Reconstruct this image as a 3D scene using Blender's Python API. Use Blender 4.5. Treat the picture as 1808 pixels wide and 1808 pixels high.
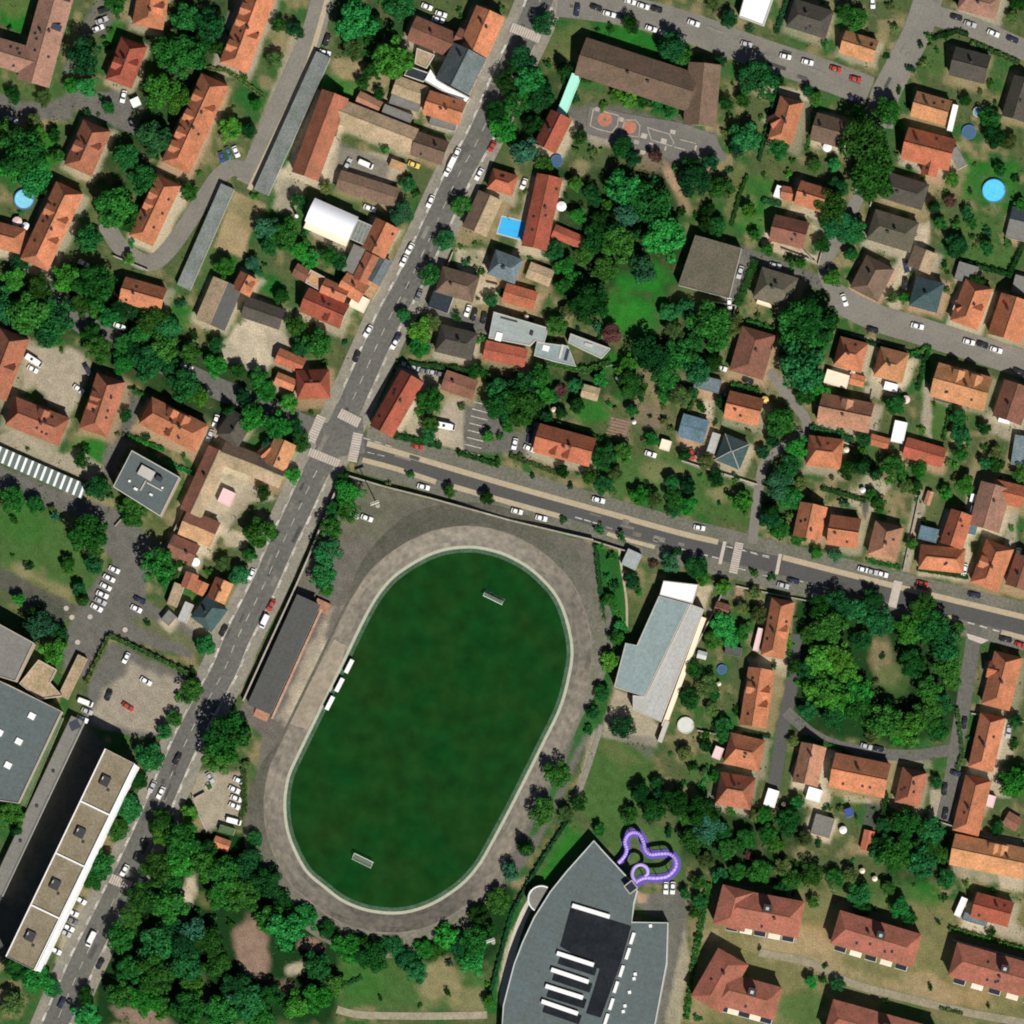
import bpy, math, random
import numpy as np
from mathutils import Vector
for o in list(bpy.data.objects): bpy.data.objects.remove(o)
S = bpy.context.scene
COL = S.collection
PX = 0.2                       # metres per photograph pixel at ground level
def P(x, y): return ((x-904)*PX, (904-y)*PX)

# ---------------------------------------------------------------- camera, sky, sun, exposure
HCAM = 9000.0
LEAN = (0.05, -0.05)          # the satellite looks from slightly south-east
cam_d = bpy.data.cameras.new('camera'); cam = bpy.data.objects.new('camera', cam_d); COL.objects.link(cam)
SPAN = 1808*PX
cam.location = (LEAN[0]*HCAM, LEAN[1]*HCAM, HCAM)
cam_d.sensor_width = 36; cam_d.lens = 36*HCAM/SPAN
cam_d.shift_x = -LEAN[0]*HCAM/SPAN; cam_d.shift_y = -LEAN[1]*HCAM/SPAN
cam_d.clip_start = 100; cam_d.clip_end = 30000
S.camera = cam
SUN_AZ, SUN_EL = math.radians(154), math.radians(52.5)
W = bpy.data.worlds.new('World'); S.world = W; W.use_nodes = True
nt = W.node_tree; bg = nt.nodes['Background']
sky = nt.nodes.new('ShaderNodeTexSky'); sky.sky_type = 'NISHITA'; sky.sun_disc = False
sky.air_density = 0.75; sky.dust_density = 0.4; sky.altitude = 200
sky.sun_elevation = SUN_EL; sky.sun_rotation = SUN_AZ
nt.links.new(sky.outputs[0], bg.inputs[0]); bg.inputs[1].default_value = 0.05
sl = bpy.data.lights.new('sun', 'SUN'); sl.energy = 5.0; sl.angle = math.radians(0.5); sl.color = (1.0, 0.955, 0.88)
so = bpy.data.objects.new('sun', sl); COL.objects.link(so)
sd = Vector((math.sin(SUN_AZ)*math.cos(SUN_EL), math.cos(SUN_AZ)*math.cos(SUN_EL), math.sin(SUN_EL)))
so.rotation_euler = (-sd).to_track_quat('-Z', 'Y').to_euler(); so.location = sd*600
vs = S.view_settings; vs.view_transform = 'Standard'; vs.look = 'None'; vs.exposure = 0.0; vs.gamma = 1.0
vs.use_curve_mapping = False
S.cycles.filter_width = 1.9
S.render.resolution_x = S.render.resolution_y = 1024
RNG = random.Random(7)

# ---------------------------------------------------------------- materials
MATS = {}
def nodes_of(name):
    m = bpy.data.materials.new(name); m.use_nodes = True
    n = m.node_tree; b = n.nodes['Principled BSDF']
    return m, n, b
def mk(n, t, **kw):
    x = n.nodes.new(t)
    for k, v in kw.items(): setattr(x, k, v)
    return x
def surf(name, rgb, var=0.25, scale=0.5, fine=2.5, rough=0.85, tint=None, objvar=0.12, bump=0.0, metallic=0.0, spec=0.08, seams=None):
    """mottled surface: world-space large and fine noise on the base colour, small per-object variation"""
    if name in MATS: return MATS[name]
    m, n, b = nodes_of(name)
    geo = mk(n, 'ShaderNodeNewGeometry')
    n1 = mk(n, 'ShaderNodeTexNoise'); n1.inputs['Scale'].default_value = scale; n1.inputs['Detail'].default_value = 5; n1.inputs['Roughness'].default_value = 0.65
    n2 = mk(n, 'ShaderNodeTexNoise'); n2.inputs['Scale'].default_value = fine; n2.inputs['Detail'].default_value = 3
    n.links.new(geo.outputs['Position'], n1.inputs['Vector']); n.links.new(geo.outputs['Position'], n2.inputs['Vector'])
    mix = mk(n, 'ShaderNodeMix', data_type='RGBA')
    t = tint or tuple(c*0.6 for c in rgb)
    mix.inputs['A'].default_value = (*rgb, 1); mix.inputs['B'].default_value = (*t, 1)
    mr = mk(n, 'ShaderNodeMapRange'); mr.inputs['From Min'].default_value = 0.36; mr.inputs['From Max'].default_value = 0.72
    mr.inputs['To Max'].default_value = min(1, var*2.6)
    n.links.new(n1.outputs['Fac'], mr.inputs['Value']); n.links.new(mr.outputs['Result'], mix.inputs['Factor'])
    oi = mk(n, 'ShaderNodeObjectInfo')
    a = mk(n, 'ShaderNodeMapRange'); a.inputs['To Min'].default_value = 1-objvar; a.inputs['To Max'].default_value = 1+objvar
    n.links.new(oi.outputs['Random'], a.inputs['Value'])
    c = mk(n, 'ShaderNodeMapRange'); c.inputs['From Min'].default_value = 0.25; c.inputs['From Max'].default_value = 0.75
    c.inputs['To Min'].default_value = 1-var*0.8; c.inputs['To Max'].default_value = 1+var*0.8
    n.links.new(n2.outputs['Fac'], c.inputs['Value'])
    mu = mk(n, 'ShaderNodeMath', operation='MULTIPLY'); n.links.new(a.outputs[0], mu.inputs[0]); n.links.new(c.outputs[0], mu.inputs[1])
    vm = mk(n, 'ShaderNodeVectorMath', operation='SCALE'); n.links.new(mix.outputs['Result'], vm.inputs[0]); n.links.new(mu.outputs[0], vm.inputs['Scale'])
    n.links.new(vm.outputs[0], b.inputs['Base Color'])
    b.inputs['Roughness'].default_value = rough; b.inputs['Metallic'].default_value = metallic
    b.inputs['Specular IOR Level'].default_value = spec
    if bump:
        bp = mk(n, 'ShaderNodeBump'); bp.inputs['Strength'].default_value = bump; bp.inputs['Distance'].default_value = 0.15
        n.links.new(n2.outputs['Fac'], bp.inputs['Height']); n.links.new(bp.outputs[0], b.inputs['Normal'])
    if seams:
        bt = mk(n, 'ShaderNodeTexBrick'); bt.inputs['Scale'].default_value = 1.0; bt.inputs['Brick Width'].default_value = 7; bt.inputs['Row Height'].default_value = 2.4; bt.inputs['Mortar Size'].default_value = .06
        bt.inputs['Color1'].default_value = (1,1,1,1); bt.inputs['Color2'].default_value = (.95,.95,.95,1); bt.inputs['Mortar'].default_value = (.8,.8,.8,1)
        mp = mk(n, 'ShaderNodeMapping'); mp.inputs['Rotation'].default_value = (0, 0, math.radians(seams)); n.links.new(geo.outputs['Position'], mp.inputs['Vector']); n.links.new(mp.outputs[0], bt.inputs['Vector'])
        mm = mk(n, 'ShaderNodeVectorMath', operation='MULTIPLY'); n.links.new(vm.outputs[0], mm.inputs[0]); n.links.new(bt.outputs['Color'], mm.inputs[1]); n.links.new(mm.outputs[0], b.inputs['Base Color'])
    MATS[name] = m
    return m
RC = dict(  # roof colours: rgb, word, roof wording
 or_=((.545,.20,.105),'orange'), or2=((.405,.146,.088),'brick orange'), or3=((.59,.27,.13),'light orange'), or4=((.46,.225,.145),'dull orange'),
 rd=((.39,.098,.062),'red'), rdor=((.47,.145,.08),'red-orange'), rdbr=((.25,.105,.075),'reddish brown'), sal=((.37,.195,.145),'salmon'),
 salr=((.37,.13,.09),'rust red'), br=((.175,.112,.082),'brown'), br2=((.20,.125,.092),'chestnut brown'), dk=((.095,.078,.068),'dark brown'), dk2=((.14,.118,.088),'olive brown'),
 gy=((.14,.16,.17),'slate grey'), gyflat=((.19,.19,.178),'grey'), gydk=((.095,.10,.098),'charcoal grey'), ltgy=((.32,.37,.37),'pale blue-grey'),
 gr2=((.215,.228,.222),'grey'), tl=((.06,.095,.105),'dark teal'), tlgy=((.105,.135,.14),'teal grey'), hall=((.245,.325,.335),'blue-grey'), hallgy=((.42,.43,.42),'light grey'),
 tan=((.42,.305,.2),'tan'), ortan=((.5,.29,.155),'apricot'), wh=((.82,.82,.82),'white'), cream=((.78,.68,.53),'cream'), pink=((.75,.52,.52),'pale pink'),
 mint=((.36,.76,.60),'mint green'), bl=((.115,.18,.235),'steel blue'), nv=((.03,.034,.05),'blackish blue'), bgy=((.165,.205,.235),'bluish grey'), yl=((.8,.55,.16),'yellow'),
 blaw=((.05,.09,.3),'royal blue'), grn=((.12,.17,.08),'mossy green'), prp=((.36,.26,.72),'purple'))
def roofmat(k):
    rgb, w = RC[k]
    dark = tuple(c*0.55+0.01 for c in rgb)
    if k in ('wh','cream','pink','mint','yl','blaw'): return surf('roof_'+k, rgb, var=.06, tint=tuple(c*.85 for c in rgb), objvar=.03)
    if k in ('gyflat','hall','hallgy','ltgy','tlgy','gydk'): return surf('roof_'+k, rgb, var=.2, scale=.25, fine=1.2, tint=(rgb[0]*.8+.02, rgb[1]*.72+.01, rgb[2]*.6), objvar=.05, seams=-66 if k in ('hall','hallgy','gydk') else 18)
    return surf('roof_'+k, rgb, var=.42, scale=.22, fine=1.7, tint=(dark[0], dark[1]*1.1+.01, dark[2]), objvar=.12, bump=.3)
M_wall = [surf('wall_render_%d' % i, c, var=.1, objvar=.06) for i, c in enumerate([(.68,.62,.5),(.72,.70,.64),(.6,.5,.38),(.62,.45,.33),(.75,.72,.68)])]
M_glass = surf('window_glass', (.03,.035,.045), var=.05, rough=.15, spec=.5)
M_dark = surf('dark_metal', (.05,.05,.052), var=.1, rough=.6)
M_door = surf('door_wood', (.16,.09,.05), var=.2)
M_brick = surf('chimney_brick', (.34,.16,.11), var=.3)
M_cap = surf('concrete_cap', (.5,.47,.42), var=.15)
M_white = surf('white_paint', (.8,.8,.78), var=.06, objvar=.03)
M_conc = surf('concrete', (.46,.42,.35), var=.25, scale=.3)
M_wallstone = surf('boundary_wall_stone', (.4,.36,.3), var=.3)
M_line = surf('road_paint', (.55,.52,.46), var=.35, scale=1.2, fine=4, tint=(.2,.19,.17), objvar=.12)
M_bark = surf('bark', (.10,.075,.05), var=.3)
M_pur = surf('purple_fibreglass', (.46,.34,.78), var=.06, rough=.35, objvar=.02)
M_purin = surf('purple_underside', (.13,.085,.42), var=.08, rough=.4, objvar=.02)
M_water = surf('pool_water', (.10,.52,.78), var=.15, scale=.6, fine=1.5, tint=(.05,.38,.7), rough=.2, spec=.4)
M_blue = surf('blue_plastic', (.07,.18,.42), var=.1)
M_tyre = surf('tyre_rubber', (.02,.02,.02), var=.1)
M_solar = surf('solar_panel', (.05,.055,.075), var=.1, rough=.3)
M_lamp = surf('lamp_lens', (.7,.68,.6), var=.05, rough=.3)
M_tail = surf('tail_lens', (.35,.02,.02), var=.05, rough=.3)
CARC = dict(w=((.82,.82,.82),'white'), s=((.45,.46,.47),'silver'), g=((.16,.165,.17),'grey'), k=((.02,.021,.024),'black'), r=((.45,.05,.035),'red'),
            b=((.04,.08,.24),'blue'), n=((.025,.03,.07),'navy blue'), t=((.06,.14,.16),'teal'), y=((.75,.55,.12),'yellow'))
def carmat(k): return surf('car_paint_'+k, CARC[k][0], var=.03, rough=.3, objvar=.03, spec=.5)
def leafmat(name, a, b2, c2, yellow=.0):
    if name in MATS: return MATS[name]
    m, n, b = nodes_of(name)
    geo = mk(n, 'ShaderNodeNewGeometry'); oi = mk(n, 'ShaderNodeObjectInfo')
    r = mk(n, 'ShaderNodeValToRGB'); e = r.color_ramp.elements
    e[0].position = 0; e[0].color = (*a, 1); e[1].position = 1; e[1].color = (*c2, 1)
    x = r.color_ramp.elements.new(.55); x.color = (*b2, 1)
    n.links.new(geo.outputs['Random Per Island'], r.inputs['Fac'])
    ns = mk(n, 'ShaderNodeTexNoise'); ns.inputs['Scale'].default_value = .35; n.links.new(geo.outputs['Position'], ns.inputs['Vector'])
    mr = mk(n, 'ShaderNodeMapRange'); mr.inputs['From Min'].default_value = .3; mr.inputs['From Max'].default_value = .7
    mr.inputs['To Min'].default_value = .7; mr.inputs['To Max'].default_value = 1.35
    n.links.new(ns.outputs['Fac'], mr.inputs['Value'])
    o = mk(n, 'ShaderNodeMapRange'); o.inputs['To Min'].default_value = .6; o.inputs['To Max'].default_value = 1.3
    n.links.new(oi.outputs['Random'], o.inputs['Value'])
    mu = mk(n, 'ShaderNodeMath', operation='MULTIPLY'); n.links.new(mr.outputs[0], mu.inputs[0]); n.links.new(o.outputs[0], mu.inputs[1])
    hs = mk(n, 'ShaderNodeHueSaturation'); hv = mk(n, 'ShaderNodeMapRange')
    mm = mk(n, 'ShaderNodeMath', operation='MULTIPLY'); mm.inputs[1].default_value = 7.31; fr = mk(n, 'ShaderNodeMath', operation='FRACT')
    n.links.new(oi.outputs['Random'], mm.inputs[0]); n.links.new(mm.outputs[0], fr.inputs[0]); n.links.new(fr.outputs[0], hv.inputs['Value'])
    hv.inputs['To Min'].default_value = .462; hv.inputs['To Max'].default_value = .525; n.links.new(hv.outputs[0], hs.inputs['Hue'])
    n.links.new(r.outputs['Color'], hs.inputs['Color']); n.links.new(mu.outputs[0], hs.inputs['Value'])
    n.links.new(hs.outputs['Color'], b.inputs['Base Color'])
    b.inputs['Roughness'].default_value = .8; b.inputs['Specular IOR Level'].default_value = .02
    MATS[name] = m
    return m
LEAF = dict(a=leafmat('leaf_mid', (.009,.068,.013), (.015,.112,.019), (.028,.165,.028)),
            b=leafmat('leaf_bright', (.013,.115,.013), (.020,.18,.019), (.042,.25,.030)),
            d=leafmat('leaf_dark', (.005,.040,.010), (.009,.062,.014), (.016,.095,.020)),
            u=leafmat('leaf_bluish', (.016,.078,.036), (.026,.112,.052), (.045,.15,.075)),
            o=leafmat('leaf_olive', (.038,.080,.022), (.062,.118,.030), (.10,.16,.045)),
            r=leafmat('leaf_purple', (.06,.026,.024), (.10,.045,.04), (.15,.075,.055)))

# ---------------------------------------------------------------- mesh helpers
def mesh(name, verts, faces, mat, smooth=False):
    me = bpy.data.meshes.new(name); me.from_pydata([tuple(v) for v in verts], [], faces)
    me.materials.append(mat)
    if smooth: me.polygons.foreach_set('use_smooth', [True]*len(me.polygons))
    me.update()
    return me
def obj(name, me, parent=None, loc=(0,0,0), rz=0.0, scale=None):
    o = bpy.data.objects.new(name, me); COL.objects.link(o)
    o.location = loc
    if rz: o.rotation_euler = (0, 0, rz)
    if scale: o.scale = scale
    if parent: o.parent = parent
    return o
class MB:
    def __init__(s): s.v = []; s.f = []
    def box(s, x0, x1, y0, y1, z0, z1):
        b = len(s.v)
        s.v += [(x0,y0,z0),(x1,y0,z0),(x1,y1,z0),(x0,y1,z0),(x0,y0,z1),(x1,y0,z1),(x1,y1,z1),(x0,y1,z1)]
        s.f += [(b,b+3,b+2,b+1),(b+4,b+5,b+6,b+7),(b,b+1,b+5,b+4),(b+1,b+2,b+6,b+5),(b+2,b+3,b+7,b+6),(b+3,b,b+4,b+7)]
        return s
    def prism(s, pts, thick):            # polygon in 3D pushed straight down
        b = len(s.v); n = len(pts)
        s.v += [tuple(p) for p in pts] + [(p[0], p[1], p[2]-thick) for p in pts]
        s.f += [tuple(range(b, b+n)), tuple(range(b+2*n-1, b+n-1, -1))]
        s.f += [(b+i, b+n+i, b+n+(i+1) % n, b+(i+1) % n) for i in range(n)]
        return s
    def cyl(s, cx, cy, z0, z1, r0, r1=None, k=12):
        r1 = r0 if r1 is None else r1; b = len(s.v)
        for z, r in ((z0, r0), (z1, r1)):
            s.v += [(cx+r*math.cos(2*math.pi*i/k), cy+r*math.sin(2*math.pi*i/k), z) for i in range(k)]
        s.f += [(b+i, b+(i+1) % k, b+k+(i+1) % k, b+k+i) for i in range(k)]
        s.f += [tuple(range(b+k-1, b-1, -1)), tuple(range(b+k, b+2*k))]
        return s
    def bar(s, p, q, r, k=5):
        p = Vector(p); q = Vector(q); d = (q-p).normalized(); a = d.orthogonal().normalized(); c = d.cross(a); b = len(s.v)
        for e in (p, q): s.v += [tuple(e+(a*math.cos(2*math.pi*i/k)+c*math.sin(2*math.pi*i/k))*r) for i in range(k)]
        s.f += [(b+i, b+(i+1) % k, b+k+(i+1) % k, b+k+i) for i in range(k)] + [tuple(range(b+k-1, b-1, -1)), tuple(range(b+k, b+2*k))]
        return s
    def mesh(s, name, mat, smooth=False): return mesh(name, s.v, s.f, mat, smooth)
    def build(s, name, mat, parent=None, loc=(0,0,0), rz=0, smooth=False): return obj(name, s.mesh(name, mat, smooth), parent, loc, rz)
_unit = {}
def unit_box(mat):
    k = mat.name
    if k not in _unit: _unit[k] = MB().box(-.5,.5,-.5,.5,0,1).mesh('unit_box', mat)
    return _unit[k]
def empty(name, loc, rz=0):
    o = bpy.data.objects.new(name, None); COL.objects.link(o); o.location = loc; o.rotation_euler = (0,0,rz); o.empty_display_size = .5
    return o
THINGS = []
def tag(o, desc, cat, group=None, xy=None, label=None):
    """desc = looks; the place is added later so that every label singles one thing out"""
    o['category'] = cat
    if group: o['group'] = group
    if label: o['label'] = label
    THINGS.append((o, desc, xy, label))
    return o
def structure(o): o['kind'] = 'structure'; return o
def spline(pts, closed=False, n=6):
    out = []; N = len(pts); rng = range(N) if closed else range(N-1)
    for i in rng:
        p0 = pts[(i-1) % N] if closed or i > 0 else pts[i]; p1 = pts[i]; p2 = pts[(i+1) % N]
        p3 = pts[(i+2) % N] if closed or i+2 < N else p2
        for j in range(n):
            t = j/n
            out.append(tuple(.5*((2*b)+(c-a)*t+(2*a-5*b+4*c-d)*t*t+(3*b-a-3*c+d)*t**3) for a, b, c, d in zip(p0, p1, p2, p3)))
    if not closed: out.append(tuple(pts[-1]))
    return out
def offset(pts, d, closed=False):
    out = []; N = len(pts)
    for i, p in enumerate(pts):
        a = pts[(i-1) % N] if closed or i > 0 else p; b = pts[(i+1) % N] if closed or i < N-1 else p
        tx, ty = b[0]-a[0], b[1]-a[1]; l = math.hypot(tx, ty) or 1
        dd = d[i] if isinstance(d, (list, tuple)) else d
        out.append((p[0]-ty/l*dd, p[1]+tx/l*dd))
    return out
ZL = [0.03]
def nextz(): ZL[0] += 0.006; return ZL[0]
def sheet(name, pts_px, mat, z=None, rough=0.0, parent=None):
    """flat polygon given in photograph pixels"""
    z = nextz() if z is None else z
    pts = [P(*p) for p in pts_px]
    if rough:
        q = []
        for i, p in enumerate(pts):
            r = pts[(i+1) % len(pts)]; L = math.hypot(r[0]-p[0], r[1]-p[1]); k = max(1, int(L/1.2))
            for j in range(k):
                t = j/k; q.append((p[0]+(r[0]-p[0])*t+RNG.uniform(-rough, rough), p[1]+(r[1]-p[1])*t+RNG.uniform(-rough, rough)))
        pts = q
    o = obj(name, mesh(name, [(x, y, z) for x, y in pts], [tuple(range(len(pts)))], mat), parent)
    if o.data.polygons[0].normal.z < 0: o.data.flip_normals()
    return o if parent else structure(o)
def ribbon(name, pts_px, wpx, mat, z=None, thick=0.0, smooth=True, off=0.0, parent=None, n=5, mark=True):
    z = nextz() if z is None else z
    c = [P(*p) for p in pts_px]
    if smooth and len(c) > 2: c = spline(c, n=n)
    a = offset(c, off+wpx*PX/2); b = offset(c, off-wpx*PX/2); v = []; f = []
    for p, q in zip(a, b):
        v += [(p[0], p[1], z), (q[0], q[1], z)]
        if thick: v += [(p[0], p[1], z-thick), (q[0], q[1], z-thick)]
    k = 4 if thick else 2
    for i in range(len(a)-1):
        s, t = i*k, (i+1)*k
        f.append((s, s+1, t+1, t))
        if thick: f += [(s, t, t+2, s+2), (s+1, s+3, t+3, t+1)]
    if thick: f += [(0, 2, 3, 1), (len(v)-4, len(v)-3, len(v)-1, len(v)-2)]
    o = obj(name, mesh(name, v, f, mat), parent)
    if mark and not parent: structure(o)
    return o
# ---------------------------------------------------------------- the ground: one sheet whose cover (grass, dry grass, gravel, earth) varies from place to place
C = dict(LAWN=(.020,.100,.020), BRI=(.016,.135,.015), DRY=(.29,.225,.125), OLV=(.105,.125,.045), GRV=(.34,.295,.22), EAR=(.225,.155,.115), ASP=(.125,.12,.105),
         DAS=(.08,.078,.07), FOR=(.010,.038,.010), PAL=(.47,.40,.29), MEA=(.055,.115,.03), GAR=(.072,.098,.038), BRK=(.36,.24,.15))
G0, G1, GS = -80, 1888, 4
gx = np.arange(G0, G1+1, GS, dtype=float); NX = len(gx)
XX, YY = np.meshgrid(gx, gx)
rs = np.random.RandomState(3)
def vnoise(cell):
    k = int((G1-G0)/cell)+3; a = rs.rand(k, k)
    u = (XX-G0)/cell; v = (YY-G0)/cell; i = u.astype(int); j = v.astype(int); fu = u-i; fv = v-j
    fu = fu*fu*(3-2*fu); fv = fv*fv*(3-2*fv)
    return (a[j,i]*(1-fu)+a[j,i+1]*fu)*(1-fv)+(a[j+1,i]*(1-fu)+a[j+1,i+1]*fu)*fv
def fb(c): return (vnoise(c)+.5*vnoise(c/2)+.25*vnoise(c/4))/1.75
n1 = fb(120); n2 = fb(45); n3 = fb(18); n4 = vnoise(8)
edge = (fb(24)-.5)*2
GC = np.zeros((NX, NX, 3))
def lerp(a, b, t): return a+(np.array(b)-a)*t[..., None]
GC[:] = C['GAR']
GC = lerp(GC, C['LAWN'], np.clip((n2-.42)*4, 0, 1)*.8)
GC = lerp(GC, C['OLV'], np.clip((n3-.45)*4, 0, 1)*.85)
GC = lerp(GC, C['FOR'], np.clip((n4*.5+n3*.5-.55)*5, 0, 1)*.6)
GC = lerp(GC, C['DRY'], np.clip((n1*.4+n3*.6-.53)*6, 0, 1)*.65)
def put(col, d, soft, strength=1.0):
    """d = signed distance in px (negative inside)"""
    global GC
    t = np.clip(.5-(d+edge*soft*.9)/max(soft, 1.5), 0, 1)*strength
    GC = lerp(GC, C[col] if isinstance(col, str) else col, t)
def poly(col, pts, soft=4, st=1.0):
    p = np.array(pts, float); inside = np.zeros_like(XX, bool); dist = np.full_like(XX, 1e9)
    for i in range(len(p)):
        a = p[i]; b = p[(i+1) % len(p)]
        with np.errstate(divide='ignore', invalid='ignore'):
            c = ((a[1] > YY) != (b[1] > YY)) & (XX < (b[0]-a[0])*(YY-a[1])/(b[1]-a[1]+1e-12)+a[0])
        inside ^= c
        ab = b-a; t = np.clip(((XX-a[0])*ab[0]+(YY-a[1])*ab[1])/(ab@ab+1e-9), 0, 1)
        dist = np.minimum(dist, np.hypot(XX-a[0]-t*ab[0], YY-a[1]-t*ab[1]))
    put(col, np.where(inside, -dist, dist), soft, st)
def ell(col, x, y, rx, ry, rot=0, soft=10, st=1.0):
    c, s = math.cos(math.radians(rot)), math.sin(math.radians(rot))
    u = (XX-x)*c+(YY-y)*s; v = -(XX-x)*s+(YY-y)*c
    put(col, (np.hypot(u/rx, v/ry)-1)*min(rx, ry), soft, st)
# woods and tree belts
poly('FOR', [(250,1460),(460,1470),(560,1600),(700,1660),(850,1620),(900,1560),(920,1600),(860,1720),(600,1730),(590,1808),(150,1808),(200,1640)], 20)
poly('FOR', [(0,440),(180,480),(330,600),(540,700),(520,790),(300,720),(140,600),(0,620)], 20, .8)
poly('FOR', [(980,300),(1190,300),(1200,420),(1180,560),(1020,560),(960,470)], 22, .75)
poly('FOR', [(860,650),(1240,560),(1280,700),(1100,690),(900,740)], 22, .6)
poly('FOR', [(1400,1060),(1690,1060),(1700,1280),(1600,1320),(1400,1290)], 12, .9)
poly('FOR', [(1200,1400),(1280,1420),(1420,1430),(1400,1560),(1190,1520)], 20, .75)
poly('FOR', [(1560,1430),(1680,1460),(1690,1560),(1560,1560)], 20, .7)
poly('FOR', [(590,0),(740,0),(720,140),(600,100)], 18, .6)
poly('FOR', [(880,60),(1000,130),(960,280),(880,230)], 18, .6)
poly('FOR', [(190,0),(400,0),(380,110),(240,330),(160,330),(200,130)], 18, .65)
# lawns and meadows
poly('BRI', [(0,0),(57,0),(36,58),(0,38)], 4); ell('OLV', 22, 5, 30, 20, 0, 12, .7)
poly('BRI', [(60,240),(110,215),(90,310),(60,300)], 6, .8)
poly('LAWN', [(960,30),(1010,35),(1080,35),(1200,80),(1170,110),(1040,65),(960,80)], 8)
ell('BRI', 1115, 68, 50, 16, 17, 12, .8)
poly('OLV', [(950,60),(1030,30),(1050,45),(1020,110),(960,130)], 12, .7)
ell((.018,.15,.017), 1120, 536, 50, 46, 0, 46); ell((.03,.17,.02), 1105, 550, 26, 20, 20, 24, .7); ell((.018,.15,.016), 1150, 490, 24, 30, 30, 12); ell('BRI', 1090, 640, 30, 20, 0, 12, .8)
poly('BRI', [(1300,350),(1365,345),(1370,400),(1330,425),(1300,400)], 6, .7); poly('BRI', [(1312,310),(1365,315),(1365,345),(1310,345)], 5, .6)
poly('OLV', [(1290,300),(1320,290),(1300,390),(1285,395)], 6)
poly('MEA', [(1700,430),(1800,440),(1780,480),(1690,460)], 6); poly('BRI', [(1710,280),(1800,290),(1790,370),(1700,350)], 8, .7)
ell('MEA', 1730, 400, 60, 30, 0, 15, .8)
poly('MEA', [(1040,800),(1190,800),(1335,855),(1325,930),(1200,900),(1080,880)], 12); ell('DRY', 1160, 830, 40, 18, 15, 20, .35); ell('DRY', 1280, 870, 30, 16, 0, 14, .5)
ell('DRY', 1170, 680, 55, 30, 0, 20, .6); ell('BRI', 1040, 730, 35, 22, 10, 12, .7)
poly('EAR', [(1080,735),(1115,742),(1108,775),(1070,765)], 5, .9); ell('EAR', 1150, 735, 35, 22, 10, 14, .6)
poly('MEA', [(0,860),(100,905),(150,960),(180,1010),(135,1068),(0,1008)], 8); ell('DRY', 80, 1030, 70, 14, 25, 16, .6); ell('DRY', 170, 980, 16, 30, -20, 12, .5); ell('BRI', 40, 930, 40, 30, 0, 20, .35)
ell('BRI', 160, 795, 32, 28, 0, 12, .9); ell('DRY', 145, 772, 30, 8, 0, 8, .3)
poly('MEA', [(1060,1290),(1150,1330),(1140,1420),(1085,1490),(1020,1430)], 8); poly('OLV', [(1050,1310),(1090,1310),(1140,1350),(1100,1360)], 12, .7)
poly('MEA', [(1080,1450),(1200,1460),(1210,1560),(1130,1560),(1070,1490)], 8, .8)
poly('LAWN', [(1050,965),(1098,975),(1112,1130),(1080,1150),(1060,1080)], 6); ell('OLV', 1140, 1060, 14, 45, 18, 10, .8)
poly('MEA', [(1010,1440),(1045,1480),(960,1590),(920,1600),(960,1510)], 5); poly('BRI', [(1000,1460),(1030,1480),(960,1570),(940,1570)], 5, .8)
poly('MEA', [(600,1690),(720,1690),(860,1720),(850,1785),(600,1780)], 12); ell('DRY', 775, 1735, 30, 45, 15, 20, .65); ell('DRY', 830, 1770, 40, 25, 0, 15, .5); ell('BRI', 640, 1740, 40, 30, 0, 20, .4)
poly('LAWN', [(855,1790),(900,1600),(925,1590),(890,1790)], 5)
poly((.16,.15,.065), [(1220,1560),(1808,1600),(1808,1808),(1200,1808)], 20, .9); ell('DRY', 1410, 1675, 70, 26, 10, 14, .9); ell((.34,.22,.11), 1440, 1650, 40, 22, 15, 16, .6); ell((.34,.22,.11), 1680, 1755, 80, 20, 14, 16, .6); ell('DRY', 1640, 1750, 60, 22, 10, 14, .75); ell('DRY', 1430, 1660, 30, 14, 0, 10, .7)
ell('DRY', 1490, 1720, 60, 14, 12, 12, .6); ell('DRY', 1240, 1650, 26, 10, 0, 8, .7); ell('MEA', 1420, 1780, 40, 30, 0, 16, .8); ell('DRY', 1230, 1780, 14, 40, 10, 10, .5); ell('LAWN', 1600, 1790, 50, 20, 12, 10, .7)
poly('BRI', [(1480,520),(1500,470),(1500,505),(1490,540)], 5, .6)
poly('DRY', [(415,338),(472,362),(440,415),(432,455),(378,437)], 4); ell('OLV', 440, 375, 30, 22, 30, 20, .55); ell('MEA', 375, 460, 22, 22, 0, 12, .6)
poly('DRY', [(590,100),(660,110),(700,150),(640,175),(590,150)], 12, .8); ell('BRI', 615, 155, 22, 16, 0, 8, .8); ell('BRI', 590, 150, 20, 18, 0, 8, .8)
ell('LAWN', 490, 300, 16, 40, 25, 8); ell('LAWN', 475, 500, 28, 16, 20, 8); ell('BRI', 485, 510, 20, 14, 20, 8, .6); ell('BRI', 320, 555, 30, 22, 0, 14, .6)
poly('PAL', [(805,440),(855,440),(880,500),(880,540),(845,535),(835,500),(805,470)], 5, .8); ell('OLV', 835, 455, 18, 14, 0, 10, .5)
ell('LAWN', 440, 165, 28, 28, 0, 12, .9); ell('DRY', 500, 70, 20, 40, 20, 14, .6); ell('DRY', 470, 145, 14, 14, 0, 8, .6)
ell('DRY', 60, 215, 40, 14, -5, 10, .8); ell('DRY', 220, 20, 24, 18, 0, 8, .7); ell('BRI', 200, 60, 14, 26, 25, 8, .7); ell('MEA', 60, 165, 50, 10, 10, 8, .8)
ell('DRY', 1700, 130, 18, 30, 0, 14, .4); ell('MEA', 1650, 110, 30, 26, 0, 12, .8); ell('DRY', 1025, 295, 16, 18, 0, 8, .6)
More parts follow.
